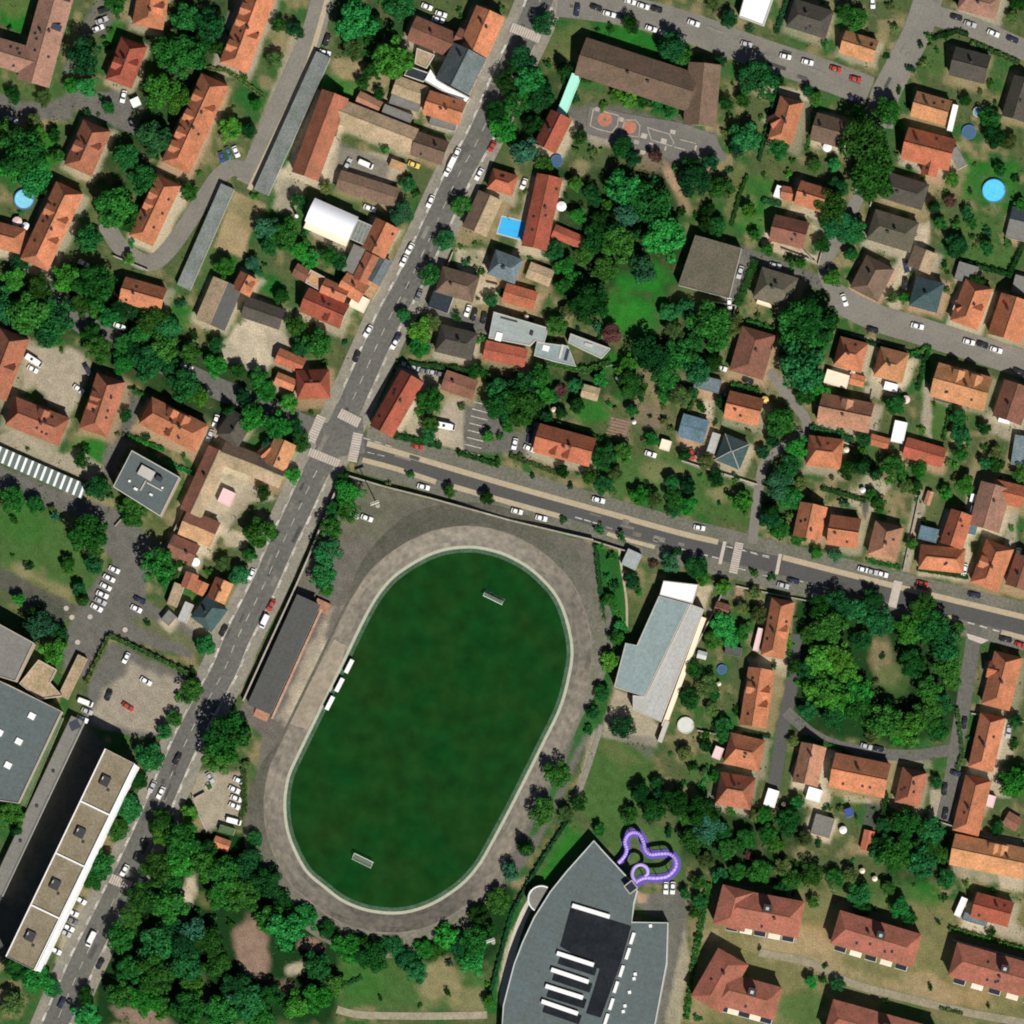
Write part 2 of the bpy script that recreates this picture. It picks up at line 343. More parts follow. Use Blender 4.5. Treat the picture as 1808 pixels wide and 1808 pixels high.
ell('OLV', 1330, 240, 14, 30, 10, 10, .6); ell('DRY', 1345, 165, 30, 10, 20, 6, .7); ell('OLV', 1640, 880, 24, 40, 10, 14, .5)
poly('MEA', [(1645,695),(1675,705),(1665,775),(1640,770)], 5); ell('OLV', 1700, 730, 26, 20, 0, 10, .6); ell('DRY', 1740, 850, 30, 40, 10, 12, .6); ell('BRI', 1635, 655, 10, 40, 10, 6, .7)
ell('BRI', 1595, 1430, 40, 16, 0, 10, .4); ell('MEA', 1240, 1370, 24, 34, 20, 12, .8); ell('DRY', 1215, 1400, 18, 20, 0, 10, .4); ell('MEA', 1555, 1580, 60, 26, 0, 16, .7); ell('BRI', 1640, 1580, 28, 22, 0, 12, .5)
# hard and gravelly yards
poly('ASP', [(-20,160),(30,178),(80,184),(112,172),(138,145),(165,165),(205,158),(258,192),(235,240),(190,215),(138,190),(118,212),(40,212),(-20,205)], 4)
poly('ASP', [(170,0),(190,0),(205,20),(185,60),(160,60),(130,130),(115,150),(112,120),(140,50)], 6, .8)
poly('GRV', [(520,50),(560,60),(470,300),(440,320),(430,300)], 6, .7)
poly('PAL', [(1340,145),(1435,165),(1430,180),(1345,160)], 5, .7)
poly('GRV', [(455,560),(510,600),(520,640),(480,630),(470,660),(420,645),(385,640),(395,600),(430,560)], 8); poly('PAL', [(410,575),(440,560),(470,590),(480,640),(440,650),(400,600)], 8, .8)
poly('GRV', [(40,610),(140,615),(160,660),(120,740),(60,680),(40,690)], 10, .95); poly('GRV', [(0,770),(20,755),(110,800),(140,795),(190,830),(150,850),(0,785)], 8, .8)
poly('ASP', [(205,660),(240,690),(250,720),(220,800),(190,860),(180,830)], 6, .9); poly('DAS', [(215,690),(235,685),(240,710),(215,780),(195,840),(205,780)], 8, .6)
poly('GRV', [(570,255),(700,275),(720,300),(680,330),(560,320)], 5, .9); poly('ASP', [(600,250),(690,285),(680,315),(595,300)], 8, .7)
poly('GRV', [(490,300),(545,318),(520,380),(480,370)], 7, .8); poly('GRV', [(540,395),(600,425),(650,440),(600,450),(540,410)], 5, .7)
poly('ASP', [(1000,190),(1060,185),(1140,200),(1260,235),(1280,280),(1240,300),(1180,290),(1090,260),(1030,240)], 8); ell('GRV', 1085, 240, 50, 20, 10, 12, .7); ell('BRK', 1190, 320, 10, 40, -25, 8, .9); ell('EAR', 1150, 285, 30, 16, 0, 12, .6)
poly('ASP', [(742,520),(790,540),(870,570),(860,590),(760,560),(735,545)], 6); poly('GRV', [(690,650),(790,660),(780,680),(700,660)], 6, .6)
poly('GRV', [(790,695),(842,708),(820,798),(768,782),(775,740)], 4); poly('PAL', [(715,720),(735,710),(745,740),(790,775),(780,785),(720,765)], 6, .6)
poly('ASP', [(820,705),(870,715),(905,750),(910,800),(860,800),(818,795)], 4); poly('ASP', [(895,760),(945,765),(930,800),(900,805)], 6, .9)
poly('GRV', [(1205,770),(1240,790),(1265,830),(1335,850),(1333,860),(1205,815)], 5, .9); poly('PAL', [(1245,690),(1262,695),(1258,740),(1235,735)], 5, .9)
poly('ASP', [(1290,430),(1330,440),(1450,490),(1450,510),(1330,470),(1300,530),(1275,535)], 5); poly('PAL', [(1352,405),(1370,425),(1440,450),(1452,440),(1430,395),(1455,405),(1445,465),(1345,440)], 4, .85)
ell('MEA', 1440, 422, 12, 20, 10, 5); poly('GRV', [(1420,400),(1440,385),(1470,400),(1460,460),(1440,450)], 5, .5)
poly('PAL', [(1610,420),(1640,390),(1640,430),(1620,450),(1600,490),(1570,520),(1560,500)], 5, .8); poly('PAL', [(1560,520),(1585,510),(1590,545),(1575,550)], 5, .7); poly('BRK', [(1500,510),(1555,525),(1545,540),(1500,530)], 5, .7)
poly('PAL', [(1540,650),(1600,640),(1620,635),(1600,690),(1570,700),(1530,690)], 6, .7); poly('GRV', [(1525,680),(1560,690),(1555,705),(1525,700)], 4, .8)
poly('GRV', [(1632,670),(1645,690),(1645,775),(1628,765)], 5, .9); poly('GRV', [(1755,725),(1808,740),(1800,790),(1750,765)], 6, .7); poly('GRV', [(1615,860),(1640,870),(1605,1010),(1592,1008)], 4, .8)
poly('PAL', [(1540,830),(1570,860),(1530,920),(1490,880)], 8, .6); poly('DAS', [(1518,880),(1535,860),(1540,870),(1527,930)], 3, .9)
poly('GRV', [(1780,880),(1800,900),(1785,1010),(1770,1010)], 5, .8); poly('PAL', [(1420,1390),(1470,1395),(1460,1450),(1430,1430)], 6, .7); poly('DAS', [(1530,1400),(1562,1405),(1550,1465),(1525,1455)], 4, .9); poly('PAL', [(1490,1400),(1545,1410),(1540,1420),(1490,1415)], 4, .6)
poly('GRV', [(1560,1330),(1640,1340),(1650,1360),(1560,1345)], 6, .5); poly('GRV', [(1645,1390),(1680,1400),(1665,1450),(1640,1445)], 4, .9); poly('PAL', [(1765,1250),(1790,1330),(1760,1360),(1745,1360)], 6, .7); poly('PAL', [(1730,1370),(1765,1380),(1785,1410),(1755,1405)], 5, .7)
poly('PAL', [(1760,1530),(1808,1540),(1808,1575),(1765,1570)], 5, .8); poly('GRV', [(1710,1590),(1808,1640),(1808,1665),(1690,1625)], 6, .8); poly('GRV', [(1740,1470),(1808,1480),(1808,1500),(1740,1490)], 6, .7)
poly('PAL', [(1320,1160),(1395,1170),(1390,1195),(1325,1180)], 6, .6); poly('ASP', [(1285,1030),(1300,1035),(1280,1065),(1265,1085),(1245,1080)], 4); poly('BRK', [(1300,1032),(1318,1036),(1308,1065),(1295,1062)], 4, .8); poly('PAL', [(1233,1032),(1258,1035),(1245,1075),(1225,1068)], 4, .8)
poly('GRV', [(1085,1215),(1120,1228),(1165,1280),(1160,1320),(1110,1310),(1060,1300)], 6, .9); poly('ASP', [(1060,1290),(1160,1300),(1150,1340),(1100,1310)], 8, .6)
poly('ASP', [(1125,1580),(1210,1570),(1215,1640),(1190,1740),(1170,1808),(1150,1808),(1185,1630),(1120,1600)], 5, .9); poly('BRK', [(1125,1575),(1145,1580),(1140,1595),(1125,1595)], 3, .9)
poly('GRV', [(1210,1630),(1218,1680),(1200,1808),(1175,1808)], 5, .7)
poly('ASP', [(150,878),(215,905),(300,960),(262,1010),(255,1060),(345,1100),(340,1165),(195,1118),(150,1200),(118,1190),(108,1130),(135,1075),(180,1015),(200,990),(160,930)], 5)
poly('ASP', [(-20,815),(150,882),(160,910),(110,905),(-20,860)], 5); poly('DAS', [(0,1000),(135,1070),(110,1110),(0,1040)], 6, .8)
poly('OLV', [(230,910),(300,930),(310,960),(270,960)], 6, .8); poly('OLV', [(220,1095),(340,1150),(345,1130),(260,1085)], 5, .7)
poly('ASP', [(195,1132),(330,1195),(330,1260),(300,1300),(235,1300),(150,1275),(160,1200)], 5); poly('GRV', [(230,1170),(330,1210),(330,1300),(180,1280),(160,1260)], 12, .7)
poly('GRV', [(350,1365),(430,1360),(430,1440),(360,1470),(335,1400)], 8, .9); poly('GRV', [(360,830),(430,850),(490,880),(440,890),(380,960),(330,910)], 6, .8); poly('PAL', [(380,835),(440,850),(420,880),(370,930),(350,900)], 8, .6); poly('PAL', [(380,930),(440,940),(435,970),(400,965)], 6, .7)
poly('GRV', [(300,940),(340,960),(330,970),(300,960)], 5, .5); poly('GRV', [(200,1500),(240,1440),(290,1330),(300,1340),(215,1540)], 8, .5); poly('GRV', [(110,1640),(160,1580),(185,1560),(140,1680),(100,1700)], 6, .8)
ell('EAR', 445, 1670, 30, 52, -8, 10); ell('PAL', 335, 1575, 12, 34, 15, 7, .9); ell('EAR', 548, 1668, 20, 14, 0, 8, .9); ell('PAL', 525, 1708, 20, 12, -20, 7, .7); ell('EAR', 250, 1795, 45, 18, 15, 10); ell('OLV', 365, 1590, 20, 16, 0, 10, .8); ell('EAR', 500, 1745, 20, 16, 0, 10, .5)
ell('DRY', 350, 1745, 16, 30, -10, 12, .3); ell('DRY', 1560, 1165, 22, 50, -20, 12, .6); ell('MEA', 1580, 1200, 30, 40, 0, 14, .6)
# velodrome precinct
poly('DAS', [(150,1278),(192,1318),(14,1692),(-30,1700),(-30,1600)], 6, .9)  # dark ground colour painted in to deepen the tower block's shadow
poly((.132,.121,.103), [(608,842),(1050,962),(1062,1100),(1068,1200),(1045,1290),(985,1430),(930,1520),(860,1600),(775,1655),(690,1672),(600,1645),(535,1590),(480,1490),(452,1390),(462,1300),(420,1260),(432,1235),(545,990)], 4)
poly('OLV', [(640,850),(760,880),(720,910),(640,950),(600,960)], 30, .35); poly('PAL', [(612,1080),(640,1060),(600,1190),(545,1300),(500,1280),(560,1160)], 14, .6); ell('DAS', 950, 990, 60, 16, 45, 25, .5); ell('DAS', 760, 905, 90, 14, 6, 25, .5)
poly('PAL', [(585,1075),(560,1240),(490,1270),(560,1110)], 8, .5); ell('EAR', 420, 1390, 30, 40, 20, 20, .3)
poly('GRV', [(1045,1275),(1065,1280),(1020,1420),(1008,1430)], 4, .7); poly('LAWN', [(1065,1165),(1085,1160),(1060,1290),(1030,1300),(950,1470),(930,1480),(1000,1340)], 6, .9)
poly('PAL', [(950,1570),(930,1620),(905,1690),(895,1790),(878,1770),(890,1680),(920,1610)], 4, .9)
GC *= (0.86+.28*n4)[..., None]*(0.9+.2*fb(10))[..., None]
m, n, b = nodes_of('ground_cover')
at = mk(n, 'ShaderNodeVertexColor', layer_name='cover'); geo = mk(n, 'ShaderNodeNewGeometry')
na = mk(n, 'ShaderNodeTexNoise'); na.inputs['Scale'].default_value = 1.7; na.inputs['Detail'].default_value = 6; na.inputs['Roughness'].default_value = .75
n.links.new(geo.outputs['Position'], na.inputs['Vector'])
mr = mk(n, 'ShaderNodeMapRange'); mr.inputs['From Min'].default_value = .25; mr.inputs['From Max'].default_value = .75; mr.inputs['To Min'].default_value = .42; mr.inputs['To Max'].default_value = 1.6
n.links.new(na.outputs['Fac'], mr.inputs['Value'])
vm = mk(n, 'ShaderNodeVectorMath', operation='SCALE'); n.links.new(at.outputs['Color'], vm.inputs[0]); n.links.new(mr.outputs[0], vm.inputs['Scale'])
n.links.new(vm.outputs[0], b.inputs['Base Color']); b.inputs['Roughness'].default_value = .95; b.inputs['Specular IOR Level'].default_value = .02
bp = mk(n, 'ShaderNodeBump'); bp.inputs['Strength'].default_value = .5; bp.inputs['Distance'].default_value = .3; n.links.new(na.outputs['Fac'], bp.inputs['Height']); n.links.new(bp.outputs[0], b.inputs['Normal'])
M_ground = m
vx = (XX-904)*PX; vy = (904-YY)*PX
verts = np.stack([vx, vy, np.zeros_like(vx)], -1).reshape(-1, 3).tolist()
idx = np.arange(NX*NX).reshape(NX, NX)
faces = np.stack([idx[:-1,:-1], idx[1:,:-1], idx[1:,1:], idx[:-1,1:]], -1).reshape(-1, 4).tolist()
# skirt out to the horizon
far = 6000.; k = NX-1
cn = [idx[0,0], idx[0,k], idx[k,k], idx[k,0]]; b0 = len(verts)
verts += [(-far, far, 0), (far, far, 0), (far, -far, 0), (-far, -far, 0)]
rows = [list(idx[0,:]), list(idx[:,k]), list(idx[k,::-1]), list(idx[::-1,0])]
for i, r in enumerate(rows):
    faces.append(tuple(int(q) for q in [b0+i]+r+[b0+(i+1) % 4])[::-1])
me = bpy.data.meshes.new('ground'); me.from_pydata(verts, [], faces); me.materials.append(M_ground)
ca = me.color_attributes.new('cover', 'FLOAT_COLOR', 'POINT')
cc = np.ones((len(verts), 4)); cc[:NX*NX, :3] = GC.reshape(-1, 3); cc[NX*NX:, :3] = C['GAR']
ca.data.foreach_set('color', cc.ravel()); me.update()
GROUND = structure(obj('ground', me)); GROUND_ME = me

# ---------------------------------------------------------------- roads, kerbs, paths, markings
M_asph = surf('asphalt', (.134,.132,.116), var=.3, scale=.07, fine=.9, tint=(.095,.094,.084), objvar=.04)
M_asph2 = surf('asphalt_worn', (.205,.192,.165), var=.25, scale=.15, fine=1.5, tint=(.145,.138,.118), objvar=.05)
M_asphd = surf('asphalt_new', (.088,.088,.083), var=.2, scale=.12, fine=1.6, tint=(.07,.07,.067), objvar=.03)
M_pave = surf('pavement_slabs', (.25,.23,.185), var=.3, scale=.25, fine=1.3, tint=(.15,.145,.12), objvar=.05)
M_sand = surf('sand_coloured_lane', (.42,.345,.235), var=.2, scale=.3, fine=1.6, tint=(.33,.275,.19), objvar=.04)
M_kerb = surf('kerb_stone', (.4,.37,.31), var=.25, fine=1.0)
M_plateau = surf('pale_crossing_surface', (.5,.44,.38), var=.25, scale=.8, fine=3, tint=(.34,.3,.26), objvar=.04)
MAIN = [(968,-40),(938,40),(900,120),(849,237),(806,317),(754,431),(723,496),(686,565),(633,683),(592,772),(555,840),(524,907),(496,965),(466,1033),(419,1127),(393,1189),(333,1300),(262,1462),(201,1589),(145,1701),(85,1840)]
EAST = [(600,778),(640,792),(700,810),(882,864),(1085,924),(1200,956),(1372,998),(1577,1050),(1860,1118)]
ribbon('pavement', MAIN, 84, M_pave); ribbon('pavement', EAST[1:], 84, surf('dark_pavement', (.145,.136,.114), var=.4, scale=.12, fine=1.1, tint=(.095,.105,.07)))
NE = [(985,2),(1100,18),(1220,50),(1330,90),(1450,130),(1535,162)]
NS = [(1650,-40),(1622,50),(1592,110),(1560,175),(1552,225)]
ribbon('road', NE, 54, M_asph2); ribbon('road', NS, 50, M_asph2)
ribbon('road', [(1630,22),(1700,42),(1760,66),(1860,112)], 36, M_asph2)
ribbon('road', [(1552,220),(1535,300),(1505,370),(1475,430),(1455,480),(1490,545)], 22, M_asph2)
ribbon('road', [(1470,522),(1540,558),(1620,583),(1700,608),(1860,660)], 48, M_asph2)
ribbon('lane', [(1358,655),(1392,700),(1425,750),(1390,785),(1352,815),(1340,860),(1328,960)], 17, M_asph2)
ribbon('lane', [(1406,1120),(1396,1220),(1380,1300),(1366,1392)], 22, M_asphd)
ribbon('lane', [(1388,1256),(1440,1300),(1500,1322),(1600,1334),(1690,1322)], 20, M_asph)
ribbon('lane', [(1722,1105),(1708,1200),(1692,1300),(1676,1400),(1664,1452)], 26, M_asph)
ribbon('road', [(60,495),(118,548),(180,592),(290,642),(380,684),(470,722),(585,772)], 38, M_asph)
ribbon('road', [(575,-30),(552,60),(505,165),(436,325)], 40, M_asph2)
ribbon('road', [(446,308),(412,296),(385,314),(356,356),(300,438),(262,464),(215,438),(185,392)], 30, M_asph2, n=6)
ribbon('footpath', [(583,-20),(545,110),(500,210),(440,335)], 9, M_sand)
M_path = surf('trodden_path', (.31,.27,.195), var=.35, scale=.3, fine=1.2, tint=(.2,.19,.12))
ribbon('footpath', [(964,1570),(940,1590),(919,1630),(902,1690),(888,1772)], 15, surf('cream_path', (.55,.5,.4), var=.15))
ribbon('footpath', [(1340,1682),(1430,1700),(1500,1735),(1600,1762),(1720,1790),(1850,1812)], 14, M_path)
ribbon('footpath', [(595,1782),(640,1792),(760,1794),(860,1792)], 13, M_path)
ribbon('footpath', [(1093,968),(1097,1000),(1106,1060),(1107,1118)], 4, M_sand)
ribbon('footpath', [(1062,1280),(1040,1350),(1012,1428)], 9, M_pave)
ribbon('road', MAIN, 44, M_asph); ribbon('road', EAST, 30, M_asphd)
sheet('road', [(556,752),(640,735),(645,800),(560,812)], M_asph)
# parking strips beside the main road, sand-coloured verges beside the east road
ribbon('verge', [(648,783),(700,798),(882,852),(1085,909),(1200,941),(1268,957)], 10, M_sand, off=0)
ribbon('verge', [(1382,984),(1577,1034),(1860,1102)], 10, M_sand)
ribbon('verge', [(640,812),(700,828),(770,851)], 9, M_sand); ribbon('verge', [(790,856),(860,876),(910,890),(990,912)], 9, M_sand); ribbon('verge', [(1072,942),(1100,951),(1156,966)], 7, M_sand)
ribbon('verge', [(1672,1090),(1690,1094)], 9, M_sand); ribbon('verge', [(1768,1116),(1860,1140)], 9, M_sand)
def kerbs(line, w, spans):
    c = spline([P(*p) for p in line], n=5)
    for s in (-1, 1):
        e = offset(c, s*w*PX/2)
        for y0, y1 in spans:
            seg = [p for p in e if y0 <= p[1] <= y1]
            if len(seg) > 2:
                a = offset(seg, .15); bb = offset(seg, -.15); v = []; f = []
                for p, q in zip(a, bb): v += [(p[0],p[1],.24),(q[0],q[1],.24),(p[0],p[1],0),(q[0],q[1],0)]
                for i in range(len(seg)-1):
                    q, r = 4*i, 4*i+4; f += [(q,q+1,r+1,r),(q,r,r+2,q+2),(q+1,q+3,r+3,r+1)]
                structure(obj('kerb', mesh('kerb', v, f, M_kerb)))
kerbs(MAIN, 45, [((904-725)*PX, (904-70)*PX), ((904-1540)*PX, (904-825)*PX), ((904-1800)*PX, (904-1575)*PX)])
# dashes
def along(line, start, step, count=None, end=None, n=8):
    c = spline([P(*p) for p in line], n=n); d = 0; nxt = start; out = []
    for a, b2 in zip(c[:-1], c[1:]):
        L = math.hypot(b2[0]-a[0], b2[1]-a[1])
        while nxt <= d+L:
            t = (nxt-d)/L; out.append((a[0]+(b2[0]-a[0])*t, a[1]+(b2[1]-a[1])*t, math.atan2(b2[1]-a[1], b2[0]-a[0]))); nxt += step
        d += L
    return out
ZM = ZL[0]+.03
def marks(name, items, L, wd, zoff=0.0, mat=M_line, part='dash'):
    root = structure(empty(name, (items[0][0], items[0][1], 0)))
    me = MB().box(-L/2, L/2, -wd/2, wd/2, 0, .008).mesh(part, mat)
    for x, y, a in items: obj(part, me, root, (x-items[0][0], y-items[0][1], ZM+zoff), a)
    return root
full = along(MAIN, 8, 6.2)
NOGO = [(928,58,26),(592,770,62),(213,1558,22)]
ok = lambda x, y: all(math.hypot(x/PX+904-a, 904-y/PX-b2) > r for a, b2, r in NOGO)
marks('centre_line_marking', [q for q in full if ok(q[0], q[1])], 3.0, .22)
for sgn, L, stp in ((-1, 3.4, 6.2), (1, 3.4, 6.2)):
    it = []
    for x, y, a in along(MAIN, 5, stp):
        px_, py_ = x/PX+904, 904-y/PX
        if ok(x, y) and not (700 < py_ < 830): it.append((x-math.sin(a)*4.75*sgn, y+math.cos(a)*4.75*sgn, a))
    marks('parking_bay_marking', it, L, .9)
M_cross = surf('worn_crossing_surface', (.27,.25,.21), var=.25, scale=.8)
def zebra(x, y, ang, length, width, n):      # ang = direction of travel of the walkers (photo degrees, x right, y down)
    root = structure(empty('zebra_crossing', (*P(x, y), 0)))
    a = -math.radians(ang); st = length*PX/n
    obj('crossing_surface', MB().box(-length*PX/2, length*PX/2, -width*PX/2, width*PX/2, 0, .006).mesh('crossing_surface', M_cross), root, (0, 0, ZM+.002), a)
    me = MB().box(-st*.33, st*.33, -width*PX/2, width*PX/2, 0, .008).mesh('stripe', M_plateau)
    for i in range(n):
        d = (i-(n-1)/2)*st; obj('stripe', me, root, (math.cos(a)*d, math.sin(a)*d, ZM+.012), a)
zebra(928, 58, 22, 56, 17, 13); zebra(617, 738, 27, 40, 18, 9); zebra(572, 808, 22, 58, 15, 13); zebra(558, 757, -66, 50, 17, 11); zebra(627, 790, -78, 52, 17, 12); zebra(213, 1558, 22, 40, 17, 9); zebra(1300, 985, -78, 56, 15, 14)
for i, (x0, y0, x1, y1, w) in enumerate([(1280,956,1271,996,6),(1378,978,1371,1014,6),(1586,1026,1575,1072,15),(930,1374,953,1388,5),(511,1281,543,1296,5)]):
    if i < 3: ribbon('crossing_band', [(x0,y0),(x1,y1)], w, M_plateau, z=ZM+.004*i, smooth=False)
sheet('crossing_plateau', [(1706,1118),(1746,1130),(1733,1137),(1710,1128)], M_plateau)
marks('edge_line_marking', along([(1022,915),(1060,926)], 0, 3.2)+along([(1205,970),(1265,985)], 0, 4)+along([(1310,1005),(1365,1020)], 0, 4.4)+along([(1412,1026),(1475,1042)], 0, 4.6)+along([(1692,1094),(1768,1116)], 0, 4.6), 2.6, .45)
marks('edge_line_marking', along([(1288,966),(1368,985)], 0, 4.4)+along([(648,775),(690,788)], 0, 4), 2.4, .4)
marks('centre_line_marking', along([(655,800),(690,808)], 0, 3.6)+along([(1312,972),(1360,986)], 0, 4.2), 2.6, .22)
# parking bays (drawn lines) beside the camper yard
root = structure(empty('parking_bay_marking', (*P(845,755),0))); x0, y0 = P(845, 755)
for i in range(8):
    x, y = P(833-i*2.6+18, 713+i*12.5); obj('bay_line', unit_box(M_line), root, (x-x0, y-y0, .12+ZM*0), math.radians(-14), (6.0, .35, .02))
# playground
M_play = surf('playground_asphalt', (.14,.132,.118), var=.25, scale=.3, tint=(.1,.096,.09))
M_orange = surf('orange_play_paint', (.42,.17,.11), var=.3, scale=.8); M_palep = surf('pale_play_paint', (.42,.38,.32), var=.3, scale=1)
sheet('playground', [(1040,186),(1095,198),(1150,208),(1200,216),(1262,238),(1284,282),(1236,298),(1150,268),(1100,254),(1034,236)], M_play, rough=.15)
def disc(name, x, y, r, mat, z, hole=0):
    cx, cy = P(x, y); k = 32; v = []; f = []
    for rr in (r*PX, hole*PX): v += [(cx+rr*math.cos(2*math.pi*i/k), cy+rr*math.sin(2*math.pi*i/k), z) for i in range(k)]
    f = [(i, (i+1) % k, k+(i+1) % k, k+i) for i in range(k)] if hole else [tuple(range(k))]
    return structure(obj(name, mesh(name, v[:k] if not hole else v, f, mat)))
zz = nextz()
disc('painted_circle', 1068, 211, 12.5, M_orange, zz, 3); disc('painted_circle', 1112, 225, 11.5, M_orange, zz)
def outline(pts, w, closed=True):
    ribbon('painted_line', pts+([pts[0]] if closed else []), w, M_palep, z=zz+.006, smooth=False)
outline([(1048,192),(1092,204),(1090,222),(1080,234),(1055,228),(1042,222)], 1.6); outline([(1098,228),(1104,212),(1122,212),(1130,222),(1128,242),(1096,238)], 1.6); outline([(1143,225),(1182,237),(1190,252),(1186,258),(1150,247)], 1.4)
for x, y, s in ((1055,193,9),(1097,211,9),(1137,240,11),(1150,256,9),(1124,251,9),(1188,233,9),(1135,269,9),(1172,249,10)):
    cx, cy = P(x, y); structure(obj('painted_square', unit_box(M_palep), None, (cx, cy, zz+.008), math.radians(-14), (s*PX, s*PX*.8, .008)))
for x, y, s, w in ((1165,232,26,3),(1215,250,30,3),(1228,262,3,22),(1200,262,20,3),(1175,262,3,16)):
    cx, cy = P(x, y); structure(obj('painted_bar', unit_box(M_palep), None, (cx, cy, zz+.012), math.radians(-14), (s*PX, w*PX*.5, .008)))
# repaired patches in the carriageways
PR = random.Random(11)
M_patch = surf('asphalt_patch', (.085,.083,.076), var=.25, scale=.6, objvar=.3); M_patch2 = surf('asphalt_patch_pale', (.2,.19,.16), var=.3, scale=.6, objvar=.2)
for line, wid, cnt in ((MAIN, 3.6, 46), (EAST, 2.2, 16), (NE, 4.2, 14), (NS, 3.6, 6)):
    al = along(line, 3, 1.0)
    for i in range(cnt):
        x, y, an = PR.choice(al); d_ = PR.uniform(-wid, wid)
        structure(obj('road_patch', unit_box(PR.choice((M_patch, M_patch2))), None, (x-math.sin(an)*d_, y+math.cos(an)*d_, ZM-.006-.0003*i), an, (PR.uniform(1,7), PR.uniform(.5,1.8), .004)))
# manhole covers by the left car park
for x, y in ((117,1074),(127,1090),(159,1089),(221,1112),(137,1134)): disc('manhole_patch', x, y, 4.5, M_plateau, nextz())

# ---------------------------------------------------------------- cycling track with its banked ring, and the pitch inside
INN = [(600,1182),(640,1099),(666,1053),(696,1018),(741,988),(783,971),(829,966),(865,971),(900,983),(941,1008),(980,1049),(1000,1094),(1010,1149),(1003,1200),(988,1252),(960,1310),(928,1374),(900,1429),(863,1498),(842,1532),(813,1563),(770,1592),(728,1608),(689,1612),(645,1606),(605,1590),(573,1566),(542,1539),(520,1500),(507,1462),(503,1418),(509,1374),(524,1338),(560,1264)]
inn = spline([P(*p) for p in INN], closed=True, n=6)
if sum((inn[(i+1) % len(inn)][0]-inn[i][0])*(inn[(i+1) % len(inn)][1]+inn[i][1]) for i in range(len(inn))) < 0: inn = inn[::-1]   # clockwise
AX = Vector((.446, .895)); cen = Vector(P(757, 1290))
def bend(p): return min(1, max(0, (abs((Vector(p)-cen).dot(AX))-28)/26))
M_grass = surf('pitch_grass', (.0048,.045,.0085), var=.36, scale=.05, fine=.16, tint=(.014,.042,.0085), objvar=0, rough=.95, spec=0.0)
M_track = surf('track_concrete', (.235,.207,.165), var=.42, scale=.08, fine=.4, tint=(.15,.138,.115), objvar=0)
M_bank = surf('track_embankment', (.16,.147,.121), var=.35, scale=.25, fine=1.2, tint=(.10,.11,.07), objvar=0)
M_kerbp = surf('pale_track_kerb', (.43,.43,.33), var=.15, scale=.6, objvar=0)
M_fade = surf('worn_pitch_edge', (.075,.125,.085), var=.4, scale=.3, fine=1.5, tint=(.03,.075,.03), objvar=0)
def ring(name, d0, d1, z0, z1, mat):
    v = []; f = []; N = len(inn)
    B = [bend(p) for p in inn]; g = lambda d: [x*(1 if not callable(d) else 1) for x in ([d(q) for q in B] if callable(d) else [d]*N)]
    a = offset(inn, g(d0), True); b2 = offset(inn, g(d1), True); za = g(z0); zb = g(z1)
    for i in range(N): v += [(a[i][0],a[i][1],za[i]), (b2[i][0],b2[i][1],zb[i])]
    for i in range(N): j = (i+1) % N; f.append((2*i, 2*j, 2*j+1, 2*i+1))
    o = obj(name, mesh(name, v, f, mat))
    if o.data.polygons[0].normal.z < 0: o.data.flip_normals()
    return structure(o)
o = obj('pitch', mesh('pitch', [(x, y, .10) for x, y in offset(inn, -.5, True)], [tuple(range(len(inn)))], M_grass))
if o.data.polygons[0].normal.z < 0: o.data.flip_normals()
structure(o)
ring('pitch_edge', -1.9, -.3, .108, .114, M_fade); ring('track_kerb', -.5, .55, .13, .15, M_kerbp)
M_track2 = surf('track_concrete_worn', (.215,.192,.155), var=.45, scale=.1, fine=.45, tint=(.14,.13,.11), objvar=0)
M_track3 = surf('track_concrete_outer', (.24,.208,.165), var=.45, scale=.12, fine=.5, tint=(.14,.13,.105), objvar=0)
TZ = lambda d: (lambda q: .12+(d-.55)/6.45*(.23+3.5*q))
ring('track', .55, 2.3, TZ(.55), TZ(2.3), M_track2); ring('track', 2.3, 4.9, TZ(2.3), TZ(4.9), M_track); ring('track', 4.9, 7.0, TZ(4.9), TZ(7.0), M_track3)

ring('track_rim', 7.0, 7.35, lambda q: .35+3.5*q, lambda q: .37+3.5*q, M_track)
ring('track_embankment', 7.35, lambda q: 8.4+7.5*q, lambda q: .37+3.5*q, lambda q: .02, M_bank)

sheet('finish_apron', [(590,1128),(612,1140),(600,1176),(544,1288),(512,1278),(552,1196)], surf('pale_concrete_apron', (.36,.31,.235), var=.3, scale=.2, fine=.8), z=.44, rough=.12)
